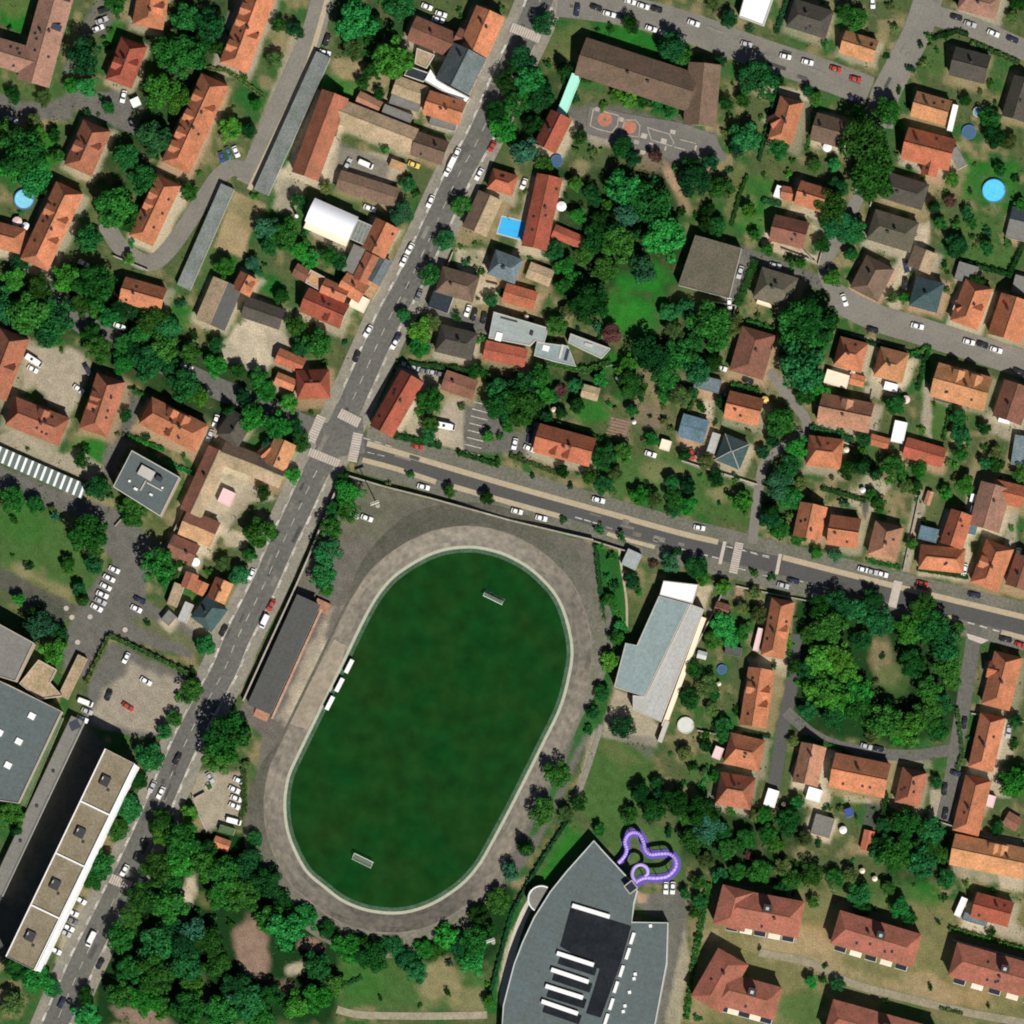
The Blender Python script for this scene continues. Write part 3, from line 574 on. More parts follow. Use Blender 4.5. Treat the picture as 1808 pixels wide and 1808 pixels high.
# ---------------------------------------------------------------- buildings
BR = random.Random(21)
def wing_frame(w):
    (ax, ay), (bx, by) = P(w[1], w[2]), P(w[3], w[4])
    return (ax+bx)/2, (ay+by)/2, math.hypot(bx-ax, by-ay), w[5]*PX, math.atan2(by-ay, bx-ax)
def add_window(root, x, y, z, rz, m=None):
    o = obj('window', unit_box(M_glass), root, (x, y, z), rz, (1.1, .08, 1.3)); return o
def pitched(root, w, off, wallm, opts, sub=0):
    kind, col, h = w[0], w[6], w[7]
    cx, cy, L, Wd, ang = wing_frame(w)
    pitch = math.radians((w[8]*(1.12 if col == 'salr' else 1.28) if w[8] > 20 else w[8]) if len(w) > 8 else 48); h = h*.88; r = math.tan(pitch)*Wd/2
    lx, ly = cx-off[0], cy-off[1]; ins = .45 if Wd > 5 else .2
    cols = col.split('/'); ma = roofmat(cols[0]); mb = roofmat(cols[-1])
    def part(name, mb_, mat, par=root): return mb_.build(name, mat, par, (lx, ly, 0), ang)
    l2, w2 = L/2, Wd/2
    # walls
    a, b = l2-ins, w2-ins
    v = [(-a,-b,0),(a,-b,0),(a,b,0),(-a,b,0),(-a,-b,h),(a,-b,h),(a,b,h),(-a,b,h)]
    f = [(0,1,5,4),(2,3,7,6),(4,5,6,7)]
    if kind == 'G':
        zr = h+r-.35; v += [(-a,0,zr),(a,0,zr)]; f += [(1,2,6,9,5),(3,0,4,8,7)]
    else: f += [(1,2,6,5),(3,0,4,7)]
    obj('wall', mesh('wall', v, f, wallm), root, (lx, ly, 0), ang)
    t = .22
    if kind == 'G':
        part('roof_slope', MB().prism([(-l2,-w2,h),(l2,-w2,h),(l2,0,h+r),(-l2,0,h+r)], t), ma)
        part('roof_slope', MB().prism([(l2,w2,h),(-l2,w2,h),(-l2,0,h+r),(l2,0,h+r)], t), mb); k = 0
    else:
        hf = opts.get('hf', .62); k = min(w2*hf, l2*.96)
        rr = r
        part('roof_slope', MB().prism([(-l2,-w2,h),(l2,-w2,h),(l2-k,0,h+rr),(-l2+k,0,h+rr)], t), ma)
        part('roof_slope', MB().prism([(l2,w2,h),(-l2,w2,h),(-l2+k,0,h+rr),(l2-k,0,h+rr)], t), mb)
        part('roof_hip', MB().prism([(l2,-w2,h),(l2,w2,h),(l2-k,0,h+rr)], t), ma)
        part('roof_hip', MB().prism([(-l2,w2,h),(-l2,-w2,h),(-l2+k,0,h+rr)], t), mb)
    if L-2*k > 1: obj('ridge', unit_box(ma), root, (lx, ly, h+r-.06), ang, (L-2*k, .34, .16))
    if w[0] != 'G' and opts.get('lines'):
        for sx in (-1, 1):
            for sy in (-1, 1):
                m_ = MB(); m_.bar((sx*l2, sy*w2, h+.05), (sx*(l2-k), 0, h+r+.05), .14); m_.build('hip_line', M_cap, root, (lx, ly, 0), ang)
    ca, sa = math.cos(ang), math.sin(ang)
    def loc(x, y): return lx+x*ca-y*sa, ly+x*sa+y*ca
    # openings
    if sub == 0 and L > 6 and not opts.get('nowin'):
        n = max(2, min(5, int(L/3.6)))
        for s in (-1, 1):
            for i in range(n):
                x = (i-(n-1)/2)*(L-3)/n
                for zf in ([1.0, 3.7] if h > 5 else [1.0]):
                    if s == -1 and i == n//2 and zf == 1.0: continue
                    X, Y = loc(x, s*(b+.01)); add_window(root, X, Y, zf, ang)
        X, Y = loc(((n//2)-(n-1)/2)*(L-3)/n, -(b+.01)); obj('door', unit_box(M_door), root, (X, Y, 0), ang, (1.1, .1, 2.1))
    # chimneys, roof windows, dormers
    for i in range(opts.get('c', 1) if sub == 0 else 0):
        x = BR.uniform(-.55, .55)*(l2-k); y = BR.choice((-1,1))*BR.uniform(.03,.28)*w2; z = h+r*(1-abs(y)/w2)
        X, Y = loc(x, y); ch = obj('chimney', unit_box(M_brick), root, (X, Y, z-.6), ang, (.75, .6, 2.0))
        cp = obj('cap', unit_box(M_dark), ch, (0, 0, 1.0), 0, (1.35, 1.4, .08))
    for i in range(opts.get('s', 0)):
        sd_ = BR.choice((-1, -1, 1)) if 'ss' not in opts else opts['ss']; y = sd_*BR.uniform(.3,.72)*w2; x = BR.uniform(-.7,.7)*(l2-k)
        z = h+r*(1-abs(y)/w2); X, Y = loc(x, y)
        o = obj('roof_window', unit_box(M_glass), root, (X, Y, z+.02), 0, (.9, 1.15, .1)); o.rotation_euler = (-math.atan2(r, w2)*(1 if y > 0 else -1), 0, ang)
    for (tx, s) in opts.get('d', []):
        dw = opts.get('dw', 1.9); x = tx*(l2-k*.6)
        zr, ze = h+r*.88, h+r*.5; yf = s*w2*.82; yb = s*w2*.10; ye = s*w2*.45
        m_ = MB(); e = s
        v = [(x-dw,yf,h+r*.2),(x+dw,yf,h+r*.2),(x+dw,yf,ze),(x,yf,zr-.1),(x-dw,yf,ze),(x-dw,ye,ze),(x+dw,ye,ze)]
        f = [(0,1,2,3,4),(0,4,5),(1,6,2)]
        dm = obj('dormer', mesh('dormer', v, f, wallm), root, (lx, ly, 0), ang)
        o_ = .25
        rm = MB()
        pa = [(x, yf+e*o_, zr), (x, yb, zr), (x-dw-o_, ye, ze-.05), (x-dw-o_, yf+e*o_, ze-.05)]
        pb = [(x, yf+e*o_, zr), (x+dw+o_, yf+e*o_, ze-.05), (x+dw+o_, ye, ze-.05), (x, yb, zr)]
        rm.prism(pa, .12); rm.prism(pb, .12)
        rm.build('dormer_roof', ma, dm)
    return loc, h, r, L, Wd, ang
def flat_poly(root, pts, h, col, off, wallm, parapet=.4, name='flat_roof', z0=0.0, pcol=None):
    q = [(x-off[0], y-off[1]) for x, y in pts]
    area = sum(q[i][0]*q[(i+1) % len(q)][1]-q[(i+1) % len(q)][0]*q[i][1] for i in range(len(q)))
    if area < 0: q = q[::-1]
    n = len(q)
    v = [(x,y,z0) for x, y in q]+[(x,y,h-.3) for x, y in q]
    obj('wall', mesh('wall', v, [(i, (i+1) % n, n+(i+1) % n, n+i) for i in range(n)], wallm), root)
    iq = offset(q, .35, True)
    MB().prism([(x, y, h) for x, y in iq], .3).build(name, roofmat(col), root)
    oq = offset(q, -.06, True); v = []; f = []
    for i in range(n): v += [(*oq[i], h-.35), (*oq[i], h+parapet), (*iq[i], h+parapet), (*iq[i], h-.02)]
    for i in range(n):
        a, b = 4*i, 4*((i+1) % n); f += [(a, b, b+1, a+1), (a+1, b+1, b+2, a+2), (a+2, b+2, b+3, a+3)]
    obj('parapet', mesh('parapet', v, f, pcol or M_cap), root)
def rect(w):
    cx, cy, L, Wd, ang = wing_frame(w); c, s = math.cos(ang), math.sin(ang)
    return [(cx+x*c-y*s, cy+x*s+y*c) for x, y in ((-L/2,-Wd/2),(L/2,-Wd/2),(L/2,Wd/2),(-L/2,Wd/2))]
SHAPE = {'G': 'gable-roofed', 'H': 'hip-roofed', 'F': 'flat-roofed', 'P': 'flat-roofed'}
FOOT = []     # footprints in px, used to keep plants off roofs
def building(name, wings, cat='house', desc=None, label=None, group=None, **opts):
    w0 = wings[0]
    off = P(*w0[1][0]) if w0[0] == 'P' else wing_frame(w0)[:2]
    root = empty(name, (*off, 0)); wallm = opts.get('wm') or BR.choice(M_wall)
    xs, ys = [], []
    for i, w in enumerate(wings):
        if w[0] in 'GH': info = pitched(root, w, off, wallm, opts, i)
        elif w[0] == 'F': flat_poly(root, rect(w), w[7], w[6], off, wallm, opts.get('pp', .12), pcol=roofmat(w[6]))
        elif w[0] == 'P': flat_poly(root, [P(*p) for p in w[1]], w[3], w[2], off, wallm, opts.get('pp', .35), pcol=opts.get('pc'))
        if w[0] == 'P': FOOT.append([tuple(p) for p in w[1]]); xs += [p[0] for p in w[1]]; ys += [p[1] for p in w[1]]
        else:
            q = [(x/PX+904, 904-y/PX) for x, y in rect(w)]; FOOT.append(q); xs += [p[0] for p in q]; ys += [p[1] for p in q]
    xy = (sum(xs)/len(xs), sum(ys)/len(ys))
    if not desc:
        col = w0[2] if w0[0] == 'P' else w0[6]
        cw = RC[col.split('/')[0]][1]
        big = max(max(xs)-min(xs), max(ys)-min(ys))
        sz = 'small ' if big < 42 else ('long ' if (w0[0] in 'GH' and wing_frame(w0)[2] > 2.2*wing_frame(w0)[3]) else '')
        noun = {'house': 'house', 'shed': 'outbuilding', 'garage': 'garage'}.get(cat, cat)
        ex = ' with a cross wing' if len(wings) > 1 and cat == 'house' else (' with dormers' if opts.get('d') else '')
        desc = f"{sz}{cw} {SHAPE[w0[0]]} {noun}{ex}"
    tag(root, desc, cat, group, xy, label)
    return root, off
E = -1
HOUSES = [
 # upper-left quarter
 ([('G',107,-20,60,150,58,'sal',8,30),('G',66,114,-14,90,50,'sal',7.5,30)], dict(nm='school_wing', cat='school', label='long salmon-roofed school wing in the top left corner with solar panels', c=2, s=4)),
 ([('H',276,-26,262,50,56,'or_',6)], dict(d=[(.1,1)], c=2)),
 ([('H',239,76,211,150,50,'rd',6.5)], dict(d=[(0,1),(.25,-1)])),
 ([('H',174,223,139,303,54,'or2',6.5)], dict(d=[(-.1,1),(.15,-1)], s=1)),
 ([('H',464,-14,414,122,54,'or_',6.5)], dict(d=[(-.5,E),(-.15,E),(.2,1),(.6,E)], c=2, s=6)),
 ([('H',382,142,311,298,54,'or_',6.5)], dict(d=[(-.6,E),(-.1,E),(.35,E),(.7,E),(-.4,1)], c=3, s=4)),
 ([('H',126,333,62,470,54,'or_',7)], dict(d=[(-.35,E),(-.2,1),(.4,1)], c=2, s=3)),
 ([('H',-30,409,42,428,46,'or_',5.5)], dict(s=1)),
 ([('H',300,320,250,427,48,'or_',6.5)], dict(d=[(-.1,E),(-.5,E)], c=1, s=6)),
 ([('G',217,512,291,533,46,'or_',5.5)], dict(c=1, s=2)),
 ([('G',728,51,802,82,46,'rdbr',6,25)], dict(c=1)),
 ([('G',868,22,832,106,54,'or_',8,32),('G',836,80,806,66,34,'rdbr',7,25)], dict(c=2)),
 ([('G',832,92,800,156,66,'gy',9,36)], dict(c=1, desc='tall slate-grey gabled town house with a white end wall', wm=M_white)),
 ([('P',[(750,144),(761,123),(774,143),(791,153),(831,174),(824,184),(789,166)],'wh',3.4)], dict(cat='shed', nm='terrace_roof', desc='angular white terrace roof')),
 ([('P',[(724,118),(758,130),(748,146),(714,134)],'nv',3)], dict(cat='shed', nm='lean_to')),
 ([('P',[(737,86),(768,98),(754,122),(733,113)],'tan',3)], dict(cat='shed', nm='terrace_roof')),
 ([('G',697,150,752,170,34,'tan',3.6,16),('F',690,175,742,192,16,'gyflat',3)], dict(c=0, nowin=1)),
 ([('F',676,196,726,216,24,'gyflat',3.4)], dict(cat='shed', nm='flat_annex')),
 ([('G',632,172,672,192,24,'or4',3,25)], dict(cat='shed', nm='outbuilding', c=0)),
 ([('G',754,182,819,203,44,'or_',6.5,36),('F',760,214,806,226,14,'gyflat',4)], dict(c=2, s=1)),
 ([('G',594,168,540,314,50,'or2',7,34)], dict(c=0, nm='barn', cat='barn', desc='long orange-roofed farm barn', nowin=1)),
 ([('G',600,198,733,250,44,'tan',6,24)], dict(c=0, nm='barn', cat='barn', desc='long tan-roofed barn range', nowin=1)),
 ([('G',732,254,788,273,44,'br2',5.5,33)], dict(c=1, s=1)),
 ([('G',598,318,702,351,36,'br2',4,18)], dict(c=0, nm='barn', cat='barn', desc='low brown-roofed shed range', nowin=1)),
 ([('F',690,288,716,298,14,'ortan',3)], dict(cat='shed', nm='lean_to')),
 ([('G',404,500,372,575,56,'tan/gydk',5,20),('G',432,543,500,566,38,'dk',5,30)], dict(c=0, desc='farm building with half tan, half slate roof', nm='farm_building', cat='barn', nowin=1)),
 ([('G',442,488,426,518,36,'or_',5)], dict(c=1, d=[(0,1)])),
 ([('G',521,476,547,490,24,'rdbr',3.5,22)], dict(cat='shed', nm='outbuilding', c=0)),
 ([('P',[(549,477),(581,494),(569,516),(540,500)],'ortan',3.6)], dict(cat='shed', nm='flat_annex')),
 ([('G',570,506,614,525,30,'or_',5)], dict(c=1)),
 ([('G',538,530,610,561,46,'rd',5.5)], dict(c=1, s=2, d=[(.4,E)])),
 ([('G',686,396,660,449,46,'or_',6.5)], dict(c=1, s=2)),
 ([('F',637,437,616,484,24,'gyflat',3.6)], dict(cat='shed', nm='flat_annex')),
 ([('G',660,451,636,498,28,'or2',5,28)], dict(c=1)),
 ([('G',683,458,659,500,26,'gy',5,24)], dict(c=0)),
 ([('G',605,497,644,522,36,'or_',5,30)], dict(c=1)),
 ([('F',662,500,648,524,24,'ortan',4)], dict(cat='shed', nm='flat_annex')),
 ([('F',622,529,648,542,26,'cream',4)], dict(cat='shed', nm='flat_annex')),
 ([('G',867,346,838,410,46,'br/tan',4,22)], dict(c=0, nowin=1)),
 ([('H',866,316,911,330,38,'rdor',5)], dict(c=0, s=2)),
 ([('H',869,464,918,482,46,'bgy',7,30)], dict(c=2)),
 ([('H',776,494,842,513,48,'br',6,30)], dict(c=1)),
 ([('F',762,528,796,540,30,'nv',4)], dict(cat='shed', nm='flat_annex')),
 ([('H',774,598,840,614,50,'dk',6,30)], dict(c=1)),
 ([('G',972,312,944,440,46,'rd',5.5,32)], dict(c=1, s=4)),
 ([('G',978,408,1030,430,24,'rd',3,24)], dict(cat='shed', nm='outbuilding', c=0)),
 ([('G',933,477,975,493,30,'tan',3.2,14)], dict(cat='shed', nm='outbuilding', c=0)),
 ([('G',891,517,947,533,34,'rdor',4,22)], dict(c=0)),
 # school and top right
 ([('G',1026,101,1226,166,70,'br',6.5,28),('G',1246,114,1236,224,58,'br2',6.5,26)], dict(nm='school_building', cat='school', label='long brown-roofed school with a wing at its right end', c=2)),
 ([('F',1019,133,991,204,17,'mint',3.2)], dict(cat='canopy', nm='walkway_canopy', label='mint green flat canopy between the brown school and a red house')),
 ([('G',993,204,963,264,42,'rd',5.5)], dict(c=1)),
 ([('P',[(1306,31),(1349,47),(1368,-8),(1320,-20)],'wh',5.5)], dict(cat='house', nm='flat_house', desc='white flat-roofed building', wm=M_white)),
 ([('H',1396,24,1466,46,52,'dk',6,30)], dict(c=1, s=2)),
 ([('H',1400,176,1378,252,44,'or_',5.5),('G',1396,205,1362,222,30,'or2',5)], dict(c=1)),
 ([('G',1437,224,1497,241,50,'br',5.5,32)], dict(c=1)),
 ([('G',1488,75,1547,93,42,'or3',5)], dict(c=1, s=2)),
 ([('H',1696,-4,1764,14,46,'sal',5.5,28)], dict(c=1)),
 ([('G',1682,109,1745,125,52,'dk',5.5,34)], dict(c=1)),
 ([('G',1614,184,1676,202,46,'or3',5.5)], dict(c=1, s=2)),
 ([('F',1688,186,1677,232,9,'wh',3)], dict(cat='shed', nm='terrace_roof')),
 ([('G',1598,254,1683,276,58,'rdor',6),('G',1650,268,1640,312,28,'rdor',5)], dict(c=1, s=1)),
 ([('F',1682,264,1700,296,18,'gyflat',3)], dict(cat='garage', nm='garage')),
 ([('G',1812,140,1790,212,44,'dk',5.5,32)], dict(c=1)),
 ([('G',1409,341,1458,356,44,'or_',6),('G',1380,340,1412,347,24,'or2',3.5,28)], dict(c=1)),
 ([('F',1380,330,1373,350,15,'wh',3)], dict(cat='garage', nm='garage')),
 ([('G',1364,403,1425,418,48,'rdbr',5.5,34)], dict(c=1, s=1)),
 ([('P',[(1229,417),(1310,440),(1288,528),(1199,505)],'dk2',6)], dict(cat='hall', nm='flat_hall', label='big square brown flat-roofed hall right of the overgrown garden', pp=.2, pc=roofmat('dk2'))),
 ([('H',1338,500,1402,520,58,'dk2',5.5,26)], dict(c=2)),
 ([('F',1338,530,1364,538,13,'cream',2.8)], dict(cat='awning', nm='awning')),
 ([('H',1563,328,1635,350,48,'dk',5.5,28)], dict(c=1)),
 ([('H',1538,397,1616,421,56,'dk2',5.5,28)], dict(c=2)),
 ([('H',1556,464,1526,522,56,'br',5.5,30)], dict(c=1)),
 ([('G',1636,442,1622,478,44,'br/tan',3.6,18)], dict(c=0, nowin=1)),
 ([('H',1612,515,1662,528,54,'tl',6,30)], dict(c=1, hf=.9)),
 ([('F',1690,478,1724,488,32,'gyflat',3.2)], dict(cat='garage', nm='garage')),
 ([('H',1730,502,1702,576,52,'or_',5.5),('G',1715,538,1690,548,30,'rdor',5)], dict(c=1, d=[(.2,1)])),
 ([('F',1686,540,1702,546,17,'wh',4.4)], dict(cat='awning', nm='awning')),
 ([('G',1798,528,1774,600,62,'or_',6)], dict(c=1)),
 ([('F',1790,500,1820,508,30,'gyflat',3.2)], dict(cat='garage', nm='garage')),
 ([('F',1786,376,1820,384,22,'nv',3.4),('F',1780,402,1820,412,36,'gyflat',3.2)], dict(cat='garage', nm='garage')),
 # middle left
 ([('H',28,590,-14,700,58,'or2',7)], dict(d=[(.1,1)], c=1, s=1)),
 ([('H',20,727,116,765,54,'or2',7)], dict(d=[(.15,1)], c=2, s=5)),
 ([('H',199,668,167,766,54,'or2',7)], dict(d=[(-.2,E),(.1,E)], c=1, s=6)),
 ([('H',258,726,358,776,54,'or_',7)], dict(d=[(-.2,1),(.3,1),(.1,E)], c=2, s=4)),
 ([('P',[(236,798),(320,845),(286,914),(203,862)],'tlgy',10)], dict(nm='office_block', cat='office', label='flat grey office block below the orange villas at left', pp=.4)),
 ([('H',430,735,402,780,46,'dk',5.5,30)], dict(c=1)),
 ([('G',506,780,486,826,42,'or3',6),('G',480,792,462,808,24,'or_',4)], dict(c=1)),
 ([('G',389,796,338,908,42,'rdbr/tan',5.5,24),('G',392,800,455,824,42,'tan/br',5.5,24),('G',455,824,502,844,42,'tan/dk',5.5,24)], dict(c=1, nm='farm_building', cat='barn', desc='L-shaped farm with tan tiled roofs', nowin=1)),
 ([('F',390,874,412,884,26,'pink',3)], dict(cat='awning', nm='awning')),
 ([('H',525,681,584,679,52,'rd',6)], dict(c=1)),
 ([('G',490,628,537,648,28,'rdor',4,24)], dict(c=0)),
 ([('G',488,668,522,682,22,'or_',4,24)], dict(c=0)),
 ([('G',730,666,674,764,46,'rd',7)], dict(c=1, s=3)),
 ([('G',784,671,840,690,36,'rdbr',4,14)], dict(c=1)),
 ([('P',[(873,552),(968,580),(962,607),(946,603),(936,612),(864,598)],'ltgy',5),('P',[(949,605),(1004,612),(1018,648),(980,640),(944,629)],'hall',4.4),('P',[(1008,590),(1078,616),(1062,634),(1036,622),(1004,606)],'ltgy',3.8)], dict(nm='workshop', cat='workshop', label='pale blue-grey flat workshop roof in the middle of the gardens', pp=.25)),
 ([('G',856,618,930,634,34,'rd',4,16)], dict(c=0)),
 ([('G',948,774,1048,801,52,'rdor',6.5,34)], dict(c=2, d=[(-.2,E),(.25,E)], s=1)),
 ([('G',1028,690,1058,698,24,'tan',3,14)], dict(cat='shed', nm='garden_shed', c=0)),
 ([('F',1167,784,1184,789,18,'cream',2.8)], dict(cat='shed', nm='garden_shed')),
 # middle right
 ([('H',1341,585,1318,664,62,'rdbr',5.5,28)], dict(c=1)),
 ([('F',1228,673,1272,684,24,'bgy',3)], dict(cat='garage', nm='garage')),
 ([('G',1284,715,1345,730,50,'or_',5.5)], dict(c=1, s=1)),
 ([('G',1202,751,1248,764,42,'bl',4,12)], dict(c=0)),
 ([('H',1272,790,1316,808,50,'tl',5.5,30)], dict(c=0, hf=.96, lines=1)),
 ([('F',1266,766,1255,800,14,'hallgy',3)], dict(cat='garage', nm='garage')),
 ([('G',1448,721,1540,740,54,'or4',6)], dict(c=1, d=[(0,1)])),
 ([('H',1426,796,1488,804,54,'or_',5.5)], dict(c=1, s=1)),
 ([('H',1478,621,1528,634,54,'or_',5.5)], dict(c=1, s=1)),
 ([('G',1502,669,1527,676,20,'or_',3,22)], dict(cat='shed', nm='outbuilding', c=0)),
 ([('F',1458,664,1498,676,24,'cream',2.8)], dict(cat='awning', nm='awning')),
 ([('H',1549,639,1600,652,54,'or3',5.5)], dict(c=1)),
 ([('F',1562,681,1585,687,14,'wh',3)], dict(cat='awning', nm='awning')),
 ([('G',1650,671,1746,698,62,'or3',6,34)], dict(c=1, s=4, d=[(-.2,1),(.45,1)])),
 ([('F',1652,700,1680,708,14,'gydk',2.8)], dict(cat='awning', nm='awning')),
 ([('G',1800,680,1778,744,54,'rdbr',5.5,30)], dict(c=1)),
 ([('F',1765,736,1784,741,18,'wh',3)], dict(cat='awning', nm='awning')),
 ([('F',1592,745,1584,782,22,'wh',3)], dict(cat='tent', nm='party_tent', label='bright white marquee behind the red low house')),
 ([('G',1537,776,1570,785,20,'rdor',3,18)], dict(cat='shed', nm='outbuilding', c=0)),
 ([('G',1598,790,1668,810,36,'rd',4,24)], dict(c=0)),
 ([('G',1644,868,1636,892,12,'or4',2.6,20)], dict(cat='shed', nm='garden_shed', c=0)),
 ([('G',1760,858,1738,935,56,'sal',6,30),('G',1752,866,1810,880,40,'rdor',5.5,28)], dict(c=1)),
 ([('F',1714,879,1736,884,14,'wh',3)], dict(cat='garage', nm='garage')),
 ([('F',1714,896,1734,901,14,'gyflat',3)], dict(cat='garage', nm='garage')),
 ([('F',1804,770,1796,822,22,'bgy',3.4)], dict(cat='garage', nm='garage')),
 ([('G',1438,892,1425,952,50,'or_',5.5)], dict(c=1, s=2)),
 ([('G',1464,936,1518,944,54,'or_',5.5)], dict(c=1, s=1)),
 ([('H',1572,926,1557,986,52,'or4',5.5)], dict(c=1, s=1)),
 ([('G',1700,906,1680,966,42,'rdor',6),('H',1624,984,1704,992,44,'or_',6)], dict(c=1, s=2)),
 ([('F',1624,940,1656,948,24,'bl',4)], dict(cat='garage', nm='garage')),
 ([('F',1725,896,1714,944,18,'bl',4)], dict(cat='garage', nm='garage')),
 ([('H',1767,962,1738,1038,52,'or_',6)], dict(c=1, d=[(0,E)])),
 ([('G',1815,985,1796,1040,44,'rdbr',6,30)], dict(c=1)),
 ([('H',1782,1156,1758,1250,52,'or_',5.5),('G',1776,1190,1745,1182,30,'rdor',5.5)], dict(c=1, s=2)),
 # lower left
 ([('G',324,922,382,946,48,'ortan/rdbr',5,24)], dict(c=0)),  # north slope coloured darker, its shade put into the tile colour
 ([('G',300,962,347,983,40,'rdbr',5,26)], dict(c=1)),
 ([('G',341,1013,331,1040,24,'or2',4,24)], dict(cat='shed', nm='outbuilding', c=0)),
 ([('G',360,1028,350,1050,22,'or_',3.6,20)], dict(cat='shed', nm='outbuilding', c=0)),
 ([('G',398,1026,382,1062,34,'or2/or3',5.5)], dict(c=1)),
 ([('F',318,1032,304,1070,18,'tan',3.4)], dict(cat='shed', nm='flat_annex')),
 ([('H',386,1064,356,1104,46,'tl',5.5,30)], dict(c=1)),
 ([('F',336,1066,322,1098,16,'hallgy',4.2)], dict(cat='shed', nm='flat_annex')),
 ([('F',306,1084,292,1100,18,'gyflat',3)], dict(cat='garage', nm='garage')),
 ([('G',378,1486,406,1496,22,'or_',2.8,22)], dict(cat='shed', nm='hut', c=0)),
 ([('F',388,1462,414,1470,12,'grn',2.6)], dict(cat='shed', nm='hut')),
 # lower right
 ([('F',1104,983,1128,994,30,'ltgy',3.4)], dict(cat='shed', nm='flat_hut')),
 ([('H',1384,1060,1364,1162,42,'or_',6)], dict(c=1, s=3, d=[(.1,1)])),
 ([('F',1344,1110,1334,1150,9,'pink',3)], dict(cat='awning', nm='awning')),
 ([('G',1263,1072,1288,1080,22,'rdbr',3,25)], dict(cat='shed', nm='outbuilding', c=0)),
 ([('F',1281,1147,1309,1153,16,'gydk',2.6)], dict(cat='shed', nm='garden_shed')),
 ([('G',1346,1182,1330,1284,48,'or_',5.5)], dict(c=1, d=[(-.3,E),(-.2,1),(.3,1)], s=2)),
 ([('H',1284,1321,1347,1336,56,'or_',5.5)], dict(c=1, s=1)),
 ([('F',1272,1320,1264,1340,15,'pink',3)], dict(cat='awning', nm='awning')),
 ([('H',1268,1392,1331,1403,58,'or2',5.5)], dict(c=1, s=1)),
 ([('G',1438,1316,1422,1386,46,'or4',5.5)], dict(c=1, s=1)),
 ([('G',1470,1360,1568,1380,62,'or_',6,34)], dict(c=1, s=3)),
 ([('F',1367,1395,1358,1424,20,'wh',3)], dict(cat='garage', nm='garage')),
 ([('F',1426,1400,1450,1407,22,'wh',3)], dict(cat='garage', nm='garage')),
 ([('F',1458,1442,1448,1476,34,'gyflat',3.2)], dict(cat='garage', nm='garage')),
 ([('F',1497,1428,1502,1442,13,'blaw',2.8)], dict(cat='awning', nm='awning')),
 ([('H',1617,1360,1602,1422,46,'or2',5.5)], dict(c=1, s=3)),
 ([('H',1754,1264,1732,1360,46,'or_',5.5)], dict(c=1, s=2)),
 ([('H',1729,1374,1705,1472,48,'or_',5.5)], dict(c=1, s=1)),
 ([('G',1536,1467,1528,1502,19,'rdor',3,14)], dict(cat='garage', nm='garage', c=0)),
 ([('F',1752,1405,1746,1425,15,'pink',3)], dict(cat='awning', nm='awning')),
 ([('G',1682,1500,1812,1527,56,'or3',6,34)], dict(c=1, d=[(.1,1),(.3,1)])),
 ([('G',1776,1444,1800,1458,26,'rdbr',3,20)], dict(cat='shed', nm='outbuilding', c=0)),
 ([('G',1720,1598,1786,1616,46,'rd',5.5,32)], dict(c=1, s=2)),
 ([('F',1704,1586,1690,1618,11,'wh',3.2)], dict(cat='shed', nm='terrace_roof')),
 ([('F',1702,1618,1744,1630,14,'bgy',3)], dict(cat='garage', nm='garage')),
]
APTS = [
 ([('H',1283,1601,1417,1626,66,'salr',10,28),('H',1306,1570,1288,1640,58,'salr',10,28)], dict(label='rust-roofed apartment block nearest the purple water slide', c=1, s=1)),
 ([('H',1297,1690,1248,1776,62,'salr',10,28),('H',1272,1746,1376,1774,60,'salr',10,28)], dict(label='L-shaped rust-roofed apartment block below the one nearest the water slide', c=1, s=1)),
 ([('H',1476,1638,1621,1681,62,'salr',10,28)], dict(label='straight rust-roofed apartment block in the middle of the lower right group', c=1, s=4)),
 ([('H',1683,1695,1850,1742,62,'salr',10,28)], dict(label='rust-roofed apartment block running off the right edge of the photo', c=1, s=4)),
 ([('H',1464,1796,1650,1848,64,'salr',10,28)], dict(label='rust-roofed apartment block cut off by the bottom edge', c=1, s=2)),
]
hcount = 0
for wings, o in HOUSES:
    o = dict(o); nm = o.pop('nm', 'house'); cat = o.pop('cat', 'house')
    grp = {'house': 'houses of the quarter', 'shed': 'outbuildings and annexes', 'garage': 'garages', 'awning': 'terrace awnings', 'barn': 'farm buildings'}.get(cat)
    building(nm, wings, cat, group=grp, **o)
for wings, o in APTS:
    root, off = building('apartment_block', wings, 'apartments', group='rust-roofed apartment blocks', wm=M_white, **o)
    w = wings[-1] if len(wings) > 1 and wings[1][3]-wings[1][1] > 60 else wings[0]
    cx, cy, L, Wd, ang = wing_frame(w); ca, sa = math.cos(ang), math.sin(ang)
    for i in range(5):            # sunny balconies with white parapets and awnings
        x = (i-2)*L/5.4; y = -(Wd/2+.8); X, Y = cx-off[0]+x*ca-y*sa, cy-off[1]+x*sa+y*ca
        bal = obj('balcony', unit_box(M_white), root, (X, Y, 6.0), ang, (4.2, 1.9, .9))
        obj('awning', unit_box(roofmat('cream') if i % 2 else M_glass), bal, (0, 0, 1.6), 0, (.95, .9, .06))
    x, y = L*.05, Wd*.12; X, Y = cx-off[0]+x*ca-y*sa, cy-off[1]+x*sa+y*ca
    st = obj('stair_housing', unit_box(M_dark), root, (X, Y, 12), ang, (2.8, 2.8, 3.6)); obj('roof_vent', unit_box(M_cap), st, (0, 0, 1), 0, (.4, .4, .15))
